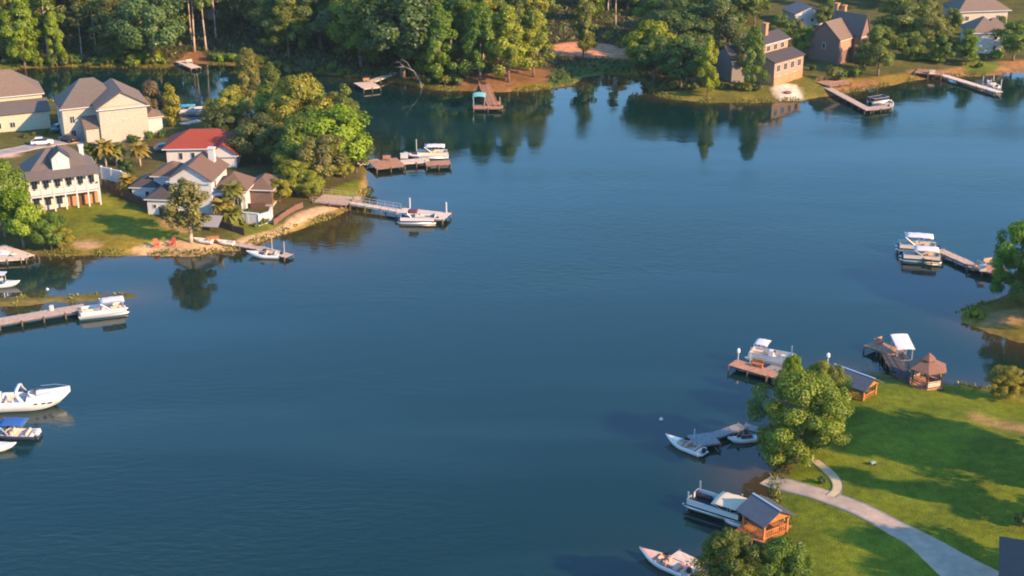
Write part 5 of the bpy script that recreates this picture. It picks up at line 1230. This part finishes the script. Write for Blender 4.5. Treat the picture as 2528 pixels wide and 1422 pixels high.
# ------------------------------------------------------------------ buoys, posts and the fallen tree
def buoy(px, py, r, label):
    t = thing("buoy", label, "buoy", over(px, py))
    MB().loft([[(r*f*math.cos(a), r*f*math.sin(a), z*r) for a in [i*math.pi/5 for i in range(10)]] for z, f in ((-0.9, 0.3), (-0.4, 0.85), (0.2, 1), (0.7, 0.8), (1.05, 0.3))], True, True).build("float_ball", GEL, t, True)
    MB().tube((0, 0, r), (0, 0, r*1.5), r*0.15, 6).build("ring_eye", ALU, t)
buoy(1632, 1036, 0.26, "small white buoy floating left of the grey L-shaped dock"); buoy(117, 715, 0.26, "white buoy floating behind the grassy spit at left")
q = at(2042, 930); t = thing("lamp_post", "white globe lamp standing behind the leafy trees by the dock cabin", "lamp post", over(2040, 930)); MB().tube((0, 0, -1), (0, 0, 2.9), 0.08, 8).build("pole", WHITE, t)
MB().loft([[(0.26*f*math.cos(a), 0.26*f*math.sin(a), 2.9+z) for a in [i*math.pi/4 for i in range(8)]] for z, f in ((0, 0.5), (0.15, 1), (0.5, 1), (0.7, 0.4))], True, True).build("lamp_head", mat("milk_glass", (0, 0, 0)), t, True)
q = at(1042, 212); t = thing("dead_tree", "pale dead tree leaning in an arch over the far shore", "tree", q)
b = MB(); limb(b, [(0, 0, -0.3), (-0.5, 0.2, 2.0), (-2.0, 0.5, 4.4), (-4.2, 0.8, 5.4), (-6.6, 1.0, 5.2)], 0.22, 0.08, 6); b.build("trunk", GREYBARK, t, True)
b = MB(); limb(b, [(-2.6, 0.6, 4.8), (-3.6, 0.4, 6.6), (-5.0, 0.3, 7.4)], 0.1, 0.04, 5); limb(b, [(-4.4, 0.8, 5.4), (-5.6, 1.4, 6.4), (-7.2, 1.8, 6.2)], 0.09, 0.03, 5); b.build("branch", GREYBARK, t, True)
p = at(2155, 1147); t = thing("garden_cart", "small bluish garden cart left on the shaded lawn", "cart", p, R(20)); t.scale = (0.7,)*3; MB().box((0, 0, 0.4), (0.9, 0.5, 0.3)).build("tray", mat("pale_blue_plastic", (0.25, 0.36, 0.42), 0.5), t)
for s in (-1, 1): MB().tube((0.2, s*0.3, 0.2), (0.2, s*0.36, 0.2), 0.2, 10).build("wheel", TYRE, t)
MB().tube((-0.45, 0, 0.5), (-0.9, 0, 0.8), 0.03, 5).build("handle", BLKM, t)
p = at(1968, 1356); t = thing("garden_chair", "white plastic garden chair on the lawn by the bottom trees", "chair", p, R(120)); MB().box((0, 0, 0.42), (0.5, 0.5, 0.05)).build("seat", WHITE, t); MB().box((-0.24, 0, 0.72), (0.05, 0.5, 0.6), ry=R(-10)).build("backrest", WHITE, t)
for x in (-0.22, 0.22):
    for y in (-0.22, 0.22): MB().box((x, y, 0.21), (0.05, 0.05, 0.42)).build("leg", WHITE, t)

# ------------------------------------------------------------------ thin evening haze
hz = MB().box((0, 0, 42.0), (40000, 40000, 92.0)).build("haze", None)
hz["kind"] = "stuff"; hm = bpy.data.materials.new("haze_air"); hm.use_nodes = True; hn = hm.node_tree; hn.nodes.clear()
ho = hn.nodes.new("ShaderNodeOutputMaterial"); hv = hn.nodes.new("ShaderNodeVolumePrincipled")
hv.inputs["Color"].default_value = (0.62, 0.82, 0.95, 1); hv.inputs["Density"].default_value = 0.00005; hv.inputs["Anisotropy"].default_value = 0.0
hn.links.new(hv.outputs[0], ho.inputs["Volume"]); hz.data.materials.append(hm)
